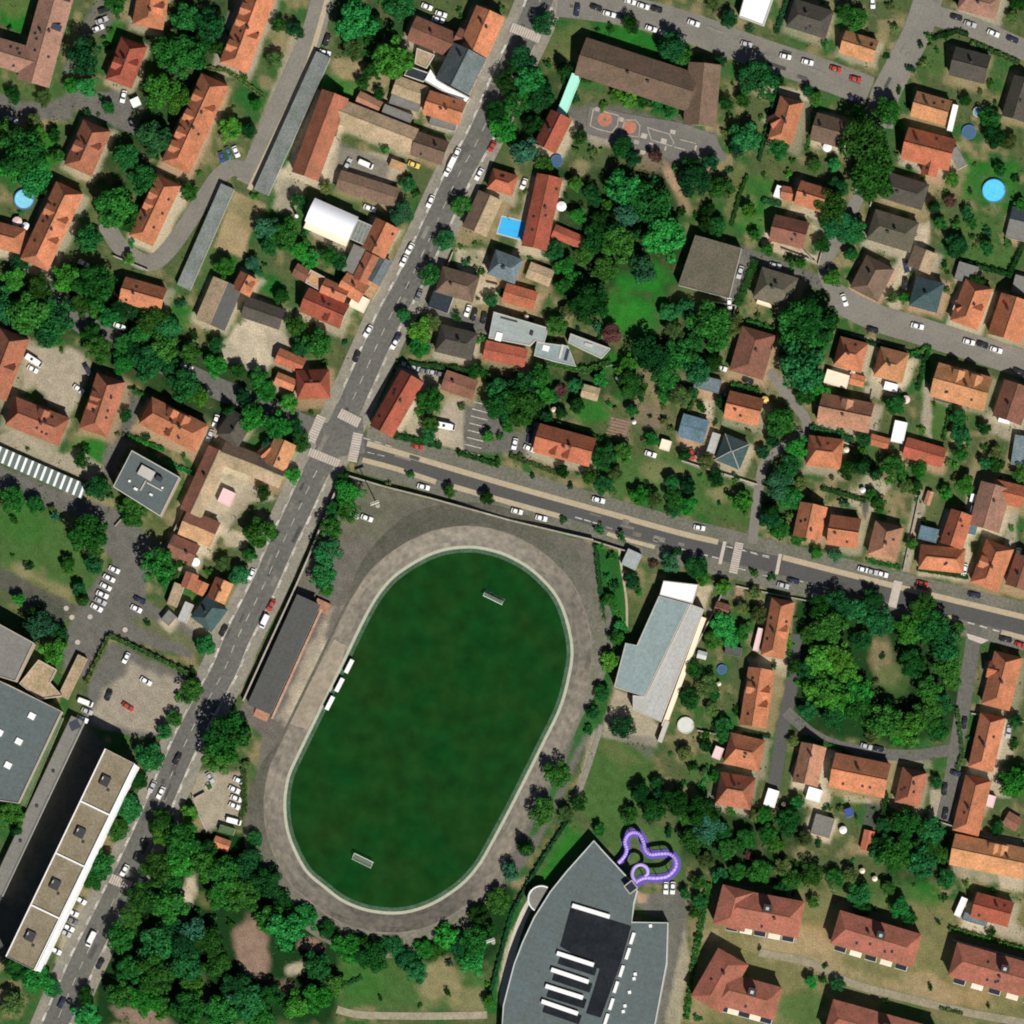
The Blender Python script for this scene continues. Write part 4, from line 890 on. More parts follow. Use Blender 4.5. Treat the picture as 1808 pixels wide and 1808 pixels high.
# worn, paved or gravelled aprons round the houses in the ground cover
AR = random.Random(4)
for wings, o in HOUSES:
    if o.get('cat', 'house') not in ('house', 'barn', 'garage'): continue
    for w in wings:
        if w[0] == 'P': continue
        g = 6 if o.get('cat', 'house') == 'house' else 4
        dx, dy = w[3]-w[1], w[4]-w[2]; l = math.hypot(dx, dy); ux, uy = dx/l, dy/l
        q = [P for P in ()]
        hw = w[5]/2+AR.uniform(3, 10); x0, y0, x1, y1 = w[1]-ux*g, w[2]-uy*g, w[3]+ux*g, w[4]+uy*g
        sx, sy = AR.uniform(-6, 6), AR.uniform(2, 9)
        poly(AR.choice(('PAL','PAL','GRV','DRY','GRV','BRK')), [(x0-uy*hw+sx,y0+ux*hw+sy),(x1-uy*hw+sx,y1+ux*hw+sy),(x1+uy*hw+sx,y1-ux*hw+sy),(x0+uy*hw+sx,y0-ux*hw+sy)], 7, AR.uniform(.45,.85))
cc[:NX*NX, :3] = GC.reshape(-1, 3); GROUND_ME.color_attributes['cover'].data.foreach_set('color', cc.ravel()); GROUND_ME.update()
WSH = [o for o, *_ in THINGS if o.name == 'workshop'][0]; ox_, oy_ = WSH.location[:2]
for x, y, w_, d_, h_, z_, mt in ((882,596,2.2,3,.5,5,M_white),(900,566,6,.5,.4,5,M_dark),(940,590,1,1.5,.8,5,M_dark),(965,616,2.4,2,.3,4.4,M_white),(1002,628,1,4,.4,4.4,M_dark),(992,622,.8,5,.4,4.4,M_cap),(1040,610,3,1,.5,3.8,M_cap)):
    X, Y = P(x, y); obj('roof_plant', unit_box(mt), WSH, (X-ox_, Y-oy_, z_), math.radians(-15), (w_, d_, h_))
# solar panels on the school and on one house
def slab(name, x0, y0, x1, y1, w, z, tilt=0, mat=M_solar, desc='solar panel', cat='solar panel'):
    cx, cy, L, Wd, ang = wing_frame(('F', x0, y0, x1, y1, w)); o = obj(name, unit_box(mat), None, (cx, cy, z), ang, (L, Wd, .12)); o.rotation_euler = (tilt, 0, ang)
    tag(o, desc, cat, None, ((x0+x1)/2, (y0+y1)/2)); return o
slab('solar_panel', 90, 47, 112, 55, 11, 10.6, math.radians(-4), desc="grey solar panel"); slab("solar_panel", 112, -2, 128, 4, 9, 10.4, desc="dark solar panel")
OFR = [o for o, *_ in THINGS if o.name == 'office_block'][0]; ox_, oy_ = OFR.location[:2]
for x, y, w_, d_, h_, mt in ((262,838,5.5,3.6,1.6,M_cap),(284,848,2.2,1.6,2.2,M_dark),(243,866,1.4,.8,.8,M_white),(270,876,1.2,.7,.8,M_white),(232,852,.8,.8,.6,M_white),(276,862,6,.4,.5,M_cap),(256,860,.4,4,.5,M_cap),(290,864,.7,.7,.6,M_white)):
    X, Y = P(x, y); obj('roof_plant', unit_box(mt), OFR, (X-ox_, Y-oy_, 10.0), math.radians(-29), (w_, d_, h_))
# ---------------------------------------------------------------- garage rows, carport, white dome hall
for (x0, y0, x1, y1, w, lab) in ((572,97,462,340,27,'long low grey garage row beside the farm barn'), (403,330,325,508,25,'long low grey garage row beside the dry lot')):
    root, off = building('garage_row', [('F',x0,y0,x1,y1,w,'gr2',3.0)], 'garage', label=lab, pp=.08, pc=roofmat('gr2'))
    cx, cy, L, Wd, ang = wing_frame(('F',x0,y0,x1,y1,w)); n = int(L/3)
    for i in range(n):
        x = (i-(n-1)/2)*3; y = -Wd/2-.02
        obj('garage_door', unit_box(M_white), root, (x*math.cos(ang)-y*math.sin(ang), x*math.sin(ang)+y*math.cos(ang), 0), ang, (2.5, .06, 2.1))
x0, y0, x1, y1 = -8, 799, 150, 869
cx, cy, L, Wd, ang = wing_frame(('F',x0,y0,x1,y1,27)); root = empty('carport', (cx, cy, 0), ang)
M_cp = surf('carport_roof', (.115,.15,.14), var=.15)
obj('roof', unit_box(M_cp), root, (0,0,2.6), 0, (L, Wd, .18)); obj('wall', unit_box(M_wallstone), root, (0, Wd/2-.12, 0), 0, (L-.2, .2, 2.6))
for i in range(14):
    obj('roof_rib', unit_box(M_white), root, (-L/2+1.3+i*(L-2.2)/13, 0, 2.79), math.radians(3), (.85, Wd*.96, .16)); 
    obj('post', unit_box(M_dark), root, (-L/2+1.3+i*(L-2.2)/13, -Wd/2+.15, 0), 0, (.12,.12,2.6))
tag(root, None, 'carport', None, (72,830), 'low dark carport with a row of white roof ribs at the left edge')
FOOT.append([(0,780),(150,850),(140,885),(0,815)])
# white barrel-roofed hall with apse
cx, cy, L, Wd, ang = wing_frame(('F',549,372,626,406,45)); root = empty('dome_hall', (cx, cy, 0), ang)
v = []; f = []; K = 14; h = 7.0; rise = 2.4
M_domew = surf('white_membrane', (.80,.82,.86), var=.04, objvar=0)
for xx in (-L/2, L/2):
    for i in range(K+1):
        t = -1+2*i/K; v.append((xx, t*Wd/2, h+rise*(1-t*t)))
for i in range(K): f.append((i, K+1+i, K+2+i, i+1))
obj('roof', mesh('roof', v, f, M_domew, True), root)
v2 = [(x, y, z) for x in (-L/2+.2, L/2-.2) for y, z in ((-Wd/2+.3,0),(Wd/2-.3,0))]
MB().box(-L/2+.3, L/2-.3, -Wd/2+.3, Wd/2-.3, 0, h).build('wall', M_white, root)
for xx in (-L/2, L/2): obj('end_wall', mesh('end_wall', [(xx, -Wd/2, h-.2)]+[(xx, (-1+2*i/K)*Wd/2, h+rise*(1-(-1+2*i/K)**2)-.06) for i in range(K+1)]+[(xx, Wd/2, h-.2)], [tuple(range(K+3))], M_white), root)
obj('side_aisle', unit_box(roofmat('cream')), root, (0, -Wd/2-1.0, 0), 0, (L-.5, 2.4, 3.2))
gl = MB(); k = 9; pts = [(L/2, -3.6), (L/2+5.2, -3.6)]+[(L/2+5.2+3.2*math.sin(math.pi*i/k), -3.6*math.cos(math.pi*i/k)) for i in range(1, k)]+[(L/2+5.2, 3.6), (L/2, 3.6)]
ap = MB().prism([(x, y, 5.6) for x, y in pts], 5.6).build('glass_apse', surf('apse_glass', (.2,.23,.21), var=.35, scale=1.2, tint=(.08,.1,.09), rough=.2), root)
fr = MB()
for p, q in zip(pts, pts[1:]+pts[:1]): fr.bar((*p, 5.7), (*q, 5.7), .18)
for i in range(1, 6): fr.bar((L/2+i*1.3, -3.6, 5.7), (L/2+i*1.3, 3.6, 5.7), .09)
fr.build('glazing_bars', M_cap, ap)
tag(root, None, 'hall', None, (590,390), 'white barrel-roofed hall with a glazed apse beside the main road'); FOOT.append([(541,350),(650,380),(660,440),(541,400)])
cx_, cy_ = P(525, 383)
t = MB().cyl(0,0,0,6,.5).cyl(0,0,6,6.4,.7); tk = empty('vent_column', (cx_, cy_, 0)); MB().cyl(0,0,0,5.5,.45).build('shaft', M_cap, tk); MB().cyl(0,0,5.5,6.3,.75,.5).build('cap', M_white, tk); tag(tk, None, 'column', None, (525,383), 'short white vent column left of the white barrel-roofed hall')
# ---------------------------------------------------------------- slab tower block, annex and low teal-roofed centre at the left edge
LB = 18.5
pA, pB, pC, pD = P(187,1321), P(240,1348), P(63,1712), P(12,1687)
# shift from roof position to base position because the picture leans
sh = (LB*LEAN[0], LB*LEAN[1])
pA, pB, pC, pD = [(p[0]+sh[0], p[1]+sh[1]) for p in (pA, pB, pC, pD)]
root = empty('tower_block', (*pA, 0)); off = pA
flat_poly(root, [pA, pB, pC, pD], LB, 'dk2', off, M_white, .7, pcol=M_white)
rm = surf('gravel_roof', (.235,.2,.14), var=.35, scale=.25, fine=1.3, tint=(.17,.135,.08))
for o in root.children:
    if o.name.startswith('flat_roof'): o.data.materials[0] = rm
A_, B_, C_, D_ = [Vector((p[0]-off[0], p[1]-off[1])) for p in (pA, pB, pC, pD)]
angl = math.atan2((D_-A_).y, (D_-A_).x); wl = (B_-A_).length
for t in (.25,.5,.75):
    p = (A_.lerp(D_, t)+B_.lerp(C_, t))/2; obj('roof_divider', unit_box(M_white), root, (p.x, p.y, LB), angl, (.55, wl*.97, .72))
for t in (.125,.375,.625,.875):
    p = A_.lerp(D_, t).lerp(B_.lerp(C_, t), .42); hs = obj('lift_housing', unit_box(M_dark), root, (p.x, p.y, LB), angl, (3.6, 3.2, 1.3)); obj('vent', unit_box(M_cap), hs, (-.15,-.35,1), 0, (.3,.12,.5))
    p2 = A_.lerp(D_, t+.03).lerp(B_.lerp(C_, t+.03), .62); obj('roof_hatch', unit_box(M_dark), root, (p2.x, p2.y, LB), angl, (.9,.9,.4))
nrm_ = Vector(((C_-B_).y, -(C_-B_).x)).normalized(); mid_ = (B_+C_)/2
if nrm_.dot((B_-A_)) < 0: nrm_ = -nrm_
for s in range(6): obj('balcony_front', unit_box(M_white), root, (mid_.x+nrm_.x*.55, mid_.y+nrm_.y*.55, 2.6+s*2.75), angl, ((C_-B_).length-.6, 1.1, 1.15))
for i in range(22):      # windows on the street facade, storey by storey
    for s in range(6):
        p = B_.lerp(C_, (i+.5)/22); nrm = Vector(((C_-B_).y, -(C_-B_).x)).normalized()*-1
        o = obj('window', unit_box(M_glass), root, (p.x+nrm.x*.02, p.y+nrm.y*.02, 1.0+s*2.75), angl, (1.9, .1, 1.4))
tag(root, None, 'tower block', None, (124,1515), 'long white slab tower block with four roof sections at lower left'); FOOT.append([(185,1319),(242,1348),(66,1716),(8,1690)])
root, off = building('annex_strip', [('F',139,1270,-6,1578,25,'gyflat',4)], 'annex', label='long narrow grey annex in the shadow of the slab tower block', pp=.3)
cx_, cy_ = P(133, 1281); obj('roof_light', unit_box(M_solar), root, (cx_-off[0], cy_-off[1], 4.0), math.radians(115), (3.2, 3.6, .12))
for t in (.3,.5,.7): X, Y = P(139-145*t, 1270+308*t); obj('roof_vent', unit_box(M_dark), root, (X-off[0], Y-off[1], 4.0), 0, (1,1,.5))
root, off = building('civic_centre', [('P',[(20,1212),(112,1258),(36,1420),(-30,1410),(-30,1190)],'tlgy',8)], 'civic building', label='low teal-grey flat-roofed centre with square skylights at the left edge', pp=.5, pc=surf('pale_parapet', (.45,.4,.33), var=.2))
for x, y in ((59,1266),(36,1311),(17,1353),(2,1295)):
    X, Y = P(x, y); sk = obj('skylight', unit_box(M_white), root, (X-off[0], Y-off[1], 8.0), math.radians(-28), (2.4, 2.2, .7))
pl = MB()
building('planted_ledge', [('F',108,1266,42,1424,11,'grn',3)], 'annex', label='narrow mossy ledge between the teal-grey centre and the long annex', pp=.2)
building('civic_centre', [('P',[(-20,1092),(64,1138),(32,1206),(-20,1190)],'gyflat',13),('P',[(70,1166),(101,1183),(90,1206),(112,1230),(72,1236),(36,1208)],'tan',5)], 'civic building', label='stepped flat roofs of the centre at the left edge above the skylights', pp=.5, pc=surf('pale_parapet', (.45,.4,.33)))
building('storage_shed', [('F',147,1160,112,1232,18,'tan',2.8)], 'shed', desc='narrow tan roof')
# ---------------------------------------------------------------- grandstand, dugouts, goals, masts
cx, cy, L, Wd, ang = wing_frame(('F',547,1060,459,1254,46)); root = empty('grandstand', (cx, cy, 0), ang)
gs = MB().prism([(-L/2,-Wd/2,5.6),(L/2,-Wd/2,5.6),(L/2,Wd/2,6.8),(-L/2,Wd/2,6.8)], .25); gs.build('roof', roofmat('gydk'), root)
MB().box(-L/2+.3, L/2-.3, -Wd/2+.2, -Wd/2+.5, 0, 5.3).build('back_wall', M_wall[0], root)
for s in (-1, 1): MB().box(s*(L/2-.3)-.15, s*(L/2-.3)+.15, -Wd/2+.5, Wd/2-1, 0, 4.2).build('side_wall', M_wall[2], root)
for i in range(6): MB().box(-L/2+.6, L/2-.6, -Wd/2+1+i*1.3, -Wd/2+2.3+i*1.3, 0, 3.2-i*.5).build('terrace_step', M_conc, root)
for i in range(9): obj('post', unit_box(M_dark), root, (-L/2+1+i*(L-2)/8, Wd/2-.5, 0), 0, (.18,.18,6.5))
MB().box(-L/2+.5, L/2+1, Wd/2+.1, Wd/2+.9, 0, .7).build('front_barrier', surf('red_barrier', (.42,.2,.14), var=.45, scale=.2, tint=(.45,.38,.3)), root)
tag(root, None, 'grandstand', None, (505,1155), 'dark-roofed grandstand on the left side of the cycle track'); FOOT.append([(520,1045),(577,1070),(480,1268),(432,1240)])
for x, y in ((569,1071),(463,1260)):
    X, Y = P(x, y); e_ = empty('stair_block', (X, Y, 0), ang+math.pi/2)
    for i in range(4): MB().box(-2.6, 2.6, -2+i*1.0, -1+i*1.0, 0, .5+.5*i).build('step', surf('terracotta_step', (.42,.21,.14), var=.4, scale=.8), e_)
    tag(e_, 'terracotta stair block at the end of the grandstand', 'stairs', 'grandstand stairs', (x, y))
for i, (x, y) in enumerate(((617,1177),(600,1210),(583,1242))):
    X, Y = P(x, y); r_ = empty('dugout', (X, Y, .1), math.radians(63)); MB().box(-2.6,2.6,-.75,.75,2.1,2.25).build('roof', M_white, r_); MB().box(-2.6,2.6,.6,.72,0,2.1).build('back', M_glass, r_); MB().box(-2.5,2.5,.1,.55,0,.45).build('bench', M_dark, r_)
    tag(r_, None, 'dugout', 'team dugouts', (x, y), ('upper', 'middle', 'lower')[i]+' of three white dugouts beside the pitch')
for x, y, lab in ((870,1060,'white goal near the top end of the oval pitch'), (643,1515,'white goal near the bottom end of the oval pitch')):
    X, Y = P(x, y); r_ = empty('goal', (X, Y, .1), math.radians(-26)); s = -1 if y < 1200 else 1
    f_ = MB(); f_.bar((-3.66,0,0),(-3.66,0,2.44),.09).bar((3.66,0,0),(3.66,0,2.44),.09).bar((-3.66,0,2.44),(3.66,0,2.44),.11)
    f_.bar((-3.66,-s*2.2,0),(3.66,-s*2.2,0),.06).bar((-3.66,0,2.44),(-3.66,-s*1.2,2.4),.06).bar((3.66,0,2.44),(3.66,-s*1.2,2.4),.06).bar((-3.66,-s*1.2,2.4),(-3.66,-s*2.2,0),.06).bar((3.66,-s*1.2,2.4),(3.66,-s*2.2,0),.06)
    f_.build('frame', M_white, r_)
    nb = MB()
    for i in range(25): xx = -3.66+7.32*i/24; nb.bar((xx,0,2.42),(xx,-s*1.2,2.38),.03,3).bar((xx,-s*1.2,2.38),(xx,-s*2.2,0),.045,3)
    for j in range(5): nb.bar((-3.66,-s*.3*j,2.4),(3.66,-s*.3*j,2.4),.045,3)
    nb.build('net', surf('goal_net', (.34,.38,.31), var=.1), r_)
    tag(r_, None, 'goal', 'football goals', (x, y), lab)
for x, y, lab in ((667,893,'tall floodlight mast in the upper left corner of the stadium ground'), (871,1664,'tall floodlight mast below the cycle track beside the pool hall')):
    X, Y = P(x, y); r_ = empty('floodlight_mast', (X, Y, 0)); MB().cyl(0,0,0,20,.24,.14,8).build('mast', M_cap, r_); MB().cyl(0,0,0,.6,.8,.8,8).build('foot', M_conc, r_)
    rk = MB().box(-1.6,1.6,-.5,.5,19.8,20.0).build('lamp_rack', M_cap, r_, rz=math.radians(20))
    for i in range(5): obj('floodlight', unit_box(M_lamp), rk, (-1.3+i*.65, -.35, 20.0), 0, (.5,.4,.5))
    tag(r_, None, 'floodlight', 'stadium floodlights', (x, y), lab)
# ---------------------------------------------------------------- long sports hall
root, off = building('sports_hall', [('P',[(1165,1054),(1219,1068),(1140,1232),(1086,1214),(1106,1137),(1126,1141)],'hall',7),('P',[(1220.5,1068),(1244,1077),(1168,1276),(1119,1254),(1119,1229),(1141.5,1232)],'hallgy',6.6),('P',[(1173,1027),(1234,1034),(1224,1067),(1166,1052.5)],'wh',6.3)], 'sports hall', label='long blue-grey and light grey sports hall with a white upper end', pp=.15)
obj('entrance_screen', unit_box(M_cap), root, (P(1172,1292)[0]-off[0], P(1172,1292)[1]-off[1], 0), math.radians(70), (8, 1.6, 3.4))
obj('cream_wall_strip', unit_box(roofmat('cream')), root, ((P(1246,1084)[0]+P(1170,1290)[0])/2-off[0], (P(1246,1084)[1]+P(1170,1290)[1])/2-off[1], 0), math.atan2(P(1170,1290)[1]-P(1246,1084)[1], P(1170,1290)[0]-P(1246,1084)[0]), (41, 1.7, 3.0))  # added cream box for the pale band along the hall's east wall
X, Y = P(1124, 1236); obj('lift_shaft', unit_box(M_dark), root, (X-off[0], Y-off[1], 0), math.radians(-20), (2, 3.2, 5.4))
# ---------------------------------------------------------------- swimming hall with curved wall, slide tower and purple slide
PW = [(1050,1485),(1035,1502),(1002,1539),(973,1575),(944,1621),(924,1664),(909,1703),(900,1737),(890,1776),(886,1840)]
PE = [(1152,1840),(1179,1701),(1181,1630),(1117,1629),(1121,1596),(1127,1574),(1115,1556),(1065,1502)]
root, off = building('swimming_hall', [('P', PW+PE, 'tlgy', 6.2)], 'swimming hall', label='large grey swimming hall with a pointed front and curved left wall', pp=.3, pc=surf('pale_edge_trim', (.5,.52,.5), var=.1))
gl = [(1009,1603),(1116,1636),(1098,1698),(1062,1800),(1034,1788),(1050,1745),(985,1690),(992,1665)]
M_dg = surf('dark_glazed_roof', (.010,.013,.018), var=.35, scale=.2, fine=1.2, tint=(.022,.024,.028), rough=.4, spec=.12)
MB().prism([(P(x,y)[0]-off[0], P(x,y)[1]-off[1], 6.32) for x, y in [(1009,1603),(1116,1636),(1098,1700),(1062,1798),(1036,1790),(1052,1740),(1060,1712),(990,1672)]], .2).build('glazed_roof', M_dg, root)
for k2, (a, b2) in enumerate((((1012,1600),(1078,1620)),((985,1684),(1050,1705)),((975,1713),(1041,1735)),((965,1742),(1031,1763)),((958,1769),(1022,1791)))):
    cx, cy, L, Wd, ang = wing_frame(('F',a[0],a[1],b2[0],b2[1],6))
    if k2: obj('shed_glazing', unit_box(M_dg), root, (cx-off[0]+.8, cy-off[1]-2.2, 6.26), ang, (L, 3.3, .25))
    obj('roof_light', unit_box(M_white), root, (cx-off[0], cy-off[1], 6.2), ang, (L, 1.5, 1.5))
for x, y in ((1118,1658),(1110,1685),(1099,1716),(1089,1744),(1081,1774),(1072,1801)): X, Y = P(x, y); obj('roof_light', unit_box(M_white), root, (X-off[0], Y-off[1], 6.2), math.radians(72), (4.2, 1.1, .9))
for x, y in ((1150,1636),(1123,1721),(1121,1729),(1113,1753),(1105,1777),(1102,1787)): X, Y = P(x, y); obj('roof_vent', unit_box(M_white), root, (X-off[0], Y-off[1], 6.2), .2, (1.1,1.1,.6))
X, Y = P(957, 1588); ap = MB(); k = 14
arc = [(4.6*math.cos(math.radians(60+180*i/k)), 4.6*math.sin(math.radians(60+180*i/k))) for i in range(k+1)]
MB().prism([(x, y, 5.2) for x, y in arc], 5.2).build('round_bay', roofmat('gyflat'), root, (X-off[0], Y-off[1], 0))
rim = MB()
for p, q in zip(arc[:-1], arc[1:]): rim.bar((*p, 5.35), (*q, 5.35), .3)
rim.build('bay_rim', M_white, root, (X-off[0], Y-off[1], 0))
X, Y = P(1116, 1568); r_ = empty('slide_tower', (X, Y, 0), math.radians(38)); MB().box(-1.6,1.6,-1.6,1.6,0,9.6).build('shaft', M_glass, r_)
fr = MB()
for a, b2 in (((-1.7,-1.7),(1.7,-1.7)),((1.7,-1.7),(1.7,1.7)),((1.7,1.7),(-1.7,1.7)),((-1.7,1.7),(-1.7,-1.7))): fr.bar((*a,9.7),(*b2,9.7),.22)
fr.build('roof_rim', M_cap, r_); tag(r_, None, 'tower', None, (1116,1568), 'small square slide tower at the right corner of the swimming hall')
sp = [(1121,1563),(1128,1556),(1141,1551),(1162,1551),(1181,1547),(1194,1532),(1193,1517),(1182,1508),(1165,1508),(1150,1509),(1140,1501),(1137,1488),(1130,1474),(1119,1470),(1109,1475),(1104,1487),(1107,1500),(1103,1512),(1092,1524)]
lp = [(1124,1558),(1118,1546),(1122,1533),(1133,1528),(1143,1533),(1145,1543),(1138,1550)]
r_ = empty('water_slide', (*P(1145,1515), 0)); ox, oy = P(1145, 1515)
def tube(pts, z0, z1, rad, name, mat, half=False):
    c = spline([(*P(*p), z0+(z1-z0)*i/(len(pts)-1)) for i, p in enumerate(pts)], n=6); v = []; f = []; K = 9
    xy = [(p[0], p[1]) for p in c]
    for i, p in enumerate(c):
        a = xy[max(0, i-1)]; b2 = xy[min(len(xy)-1, i+1)]; tx, ty = b2[0]-a[0], b2[1]-a[1]; l = math.hypot(tx, ty) or 1; nx_, ny_ = -ty/l, tx/l
        for j in range(K): t = 2*math.pi*j/K; v.append((p[0]-ox+nx_*rad*math.cos(t), p[1]-oy+ny_*rad*math.cos(t), p[2]+rad*math.sin(t)))
    for i in range(len(c)-1):
        for j in range(K): f.append((i*K+j, i*K+(j+1) % K, (i+1)*K+(j+1) % K, (i+1)*K+j))
    o = obj(name, mesh(name, v, f, mat, True), r_); return c
c = tube(sp, 7.5, 2.6, .72, 'tube', M_pur); tube(lp, 8.6, 6.8, .66, 'tube', M_pur)
for i in range(4, len(c)-4, 7): 
    p = c[i]; obj('support', MB().cyl(0,0,0,p[2]-.5,.16,.16,8).mesh('support', M_purin), r_, (p[0]-ox, p[1]-oy, 0))
for i in range(3, len(c)-2, 2):
    p = Vector(c[i]); q = p+(Vector(c[i+1])-p).normalized()*.14; obj('tube_joint', MB().bar(p-Vector((ox,oy,0)), q-Vector((ox,oy,0)), .80, 9).mesh('tube_joint', M_purin), r_)
obj('catch_trough', ribbon('catch_trough', sp, 15, M_purin, z=.35, thick=.35, mark=False).data, r_, (-ox, -oy, 0)); bpy.data.objects.remove([o for o in COL.objects if o.name.startswith('catch_trough') and o.parent is None][0])
tag(r_, None, 'water slide', None, (1145,1515), 'looping purple water slide beside the swimming hall')
# ---------------------------------------------------------------- garden walls and fences
def wall_line(pts, h=2.0, t=.3, mat=M_wallstone, name='garden_wall', cat='wall', label=None, desc=None):
    w = [P(*p) for p in pts]; root = empty(name, (*w[0], 0))
    for a, b2 in zip(w[:-1], w[1:]):
        L = math.hypot(b2[0]-a[0], b2[1]-a[1]); an = math.atan2(b2[1]-a[1], b2[0]-a[0])
        obj('wall_panel', unit_box(mat), root, ((a[0]+b2[0])/2-w[0][0], (a[1]+b2[1])/2-w[0][1], 0), an, (L, t, h)); obj('coping', unit_box(M_wallstone), root, ((a[0]+b2[0])/2-w[0][0], (a[1]+b2[1])/2-w[0][1], h), an, (L, t+.16, .1))
    i = len(pts)//2; tag(root, desc or 'stone boundary wall', cat, 'boundary walls', ((pts[0][0]+pts[-1][0])/2, (pts[0][1]+pts[-1][1])/2), label)
wall_line([(604,842),(572,918),(545,985),(520,1042),(470,1150),(430,1238)], 2.8, .4, label='long stone wall between the main road and the stadium ground')
wall_line([(606,838),(680,860),(760,880),(850,905),(900,919),(1000,943),(1048,954)], 2.6, .35, label='long dark wall between the east road and the cycle track')
for pts, h in (([(1050,956),(1108,974)],2),([(1262,1078),(1284,1028)],2),([(1258,1085),(1205,1190),(1168,1285)],1.6),([(1204,814),(1338,856)],1.6),([(362,1400),(340,1412)],1.6),([(340,1405),(352,1440),(366,1468)],1.6),([(1410,435),(1442,466)],1.2),([(1380,440),(1440,462)],1.4),([(1445,468),(1462,405)],1.4),([(1290,575),(1300,540),(1240,530)],1.4),([(1536,365),(1560,300)],1.2),([(660,340),(700,352)],1.4),([(375,790),(300,955)],2.0),([(203,930),(225,905)],1.2),([(1320,1165),(1340,1172)],1.2),([(1683,1660),(1808,1694)],1.2),([(1460,770),(1508,788)],1.4),([(1232,1290),(1262,1296),(1310,1300)],1.4),([(200,452),(262,478)],1.6),([(1595,1008),(1625,870)],1.2),([(1300,1035),(1345,1045),(1430,1062)],1.2),([(1540,690),(1532,735)],1.2),([(1715,1260),(1808,1275)],1.4),([(1640,1445),(1730,1475),(1808,1500)],1.5),([(1120,640),(1050,650)],1.3),([(880,505),(860,500)],1.5),([(800,445),(790,470)],1.2)):
    wall_line(pts, h, .25, desc='low garden wall' if h < 1.5 else 'garden wall')
# ---------------------------------------------------------------- trees
TR = random.Random(5)
def crown_mesh(name, seed, lobes, leaf, dens, flat=.82, mat=None, cone=False):
    """unit crown: radius about 1, resting on z=0; leaf-clump faces spread over many lobes"""
    r = np.random.RandomState(seed); V = []; F = []
    L = []
    if cone:
        for i in range(lobes):
            t = i/(lobes-1); L.append((r.normal(0,.06), r.normal(0,.06), .1+1.9*t, .85*(1-t)+.12))
    else:
        L.append((0, 0, .85, .62))
        for i in range(lobes):
            a = r.uniform(0, 2*np.pi); rad = np.sqrt(r.uniform(.04, .70)); z = .82+r.uniform(-.35, .6)*(1-rad*.6)
            L.append((rad*np.cos(a), rad*np.sin(a), z, r.uniform(.19, .35)))
    for (x, y, z, R) in L:
        n = max(20, int(dens*R*R))
        d = r.normal(size=(n, 3)); d[:, 2] = d[:, 2]*.9+.25; d /= np.linalg.norm(d, axis=1)[:, None]
        rad = R*(1-.35*r.rand(n)**1.6)
        c = np.stack([x+d[:,0]*rad, y+d[:,1]*rad, z+d[:,2]*rad*flat], 1)
        nr = d+r.normal(scale=.42, size=(n, 3)); nr[:, 2] += .25; nr /= np.linalg.norm(nr, axis=1)[:, None]
        t = np.cross(nr, r.normal(size=(n, 3))); t /= np.linalg.norm(t, axis=1)[:, None]; b = np.cross(nr, t)
        s = leaf*r.uniform(.6, 1.5, n)[:, None]; e = r.uniform(.6, 1.0, n)[:, None]
        q = np.stack([c-t*s, c-b*s*e*.8+t*s*.1, c+t*s*.9, c+b*s*e], 1)
        o = len(V)*1
        V.append(q)
    Q = np.concatenate(V).reshape(-1, 3); k = len(Q)//4
    F = np.arange(k*4).reshape(k, 4).tolist()
    return mesh(name, Q.tolist(), F, mat)
def trunk_mesh(name, seed):
    r = random.Random(seed); m = MB(); m.cyl(0, 0, 0, .75, .055, .035, 7)
    for i in range(5):
        a = i*1.26+r.uniform(-.3,.3); z = r.uniform(.45,.7); m.bar((0,0,z), (math.cos(a)*r.uniform(.35,.6), math.sin(a)*.5, z+r.uniform(.35,.6)), .018, 5)
    m.bar((0,0,.7), (.05,.02,1.3), .025, 5)
    return m.mesh(name, M_bark)
CM = {}
for ty in 'abduor':
    CM[ty] = [crown_mesh('crown', 10+7*i+ord(ty), 26+3*i, .058+.004*i, 1300, mat=LEAF[ty]) for i in range(4 if ty in 'abd' else 2)]
CONE = {ty: [crown_mesh('crown', 91+i+ord(ty), 9, .085, 420, mat=LEAF[ty], cone=True) for i in range(2)] for ty in 'du'}
SHR = {ty: [crown_mesh('foliage', 50+i+ord(ty), 8, .15, 210, flat=.7, mat=LEAF[ty]) for i in range(3)] for ty in 'abduor'}
TRUNK = [trunk_mesh('trunk', i) for i in range(4)]
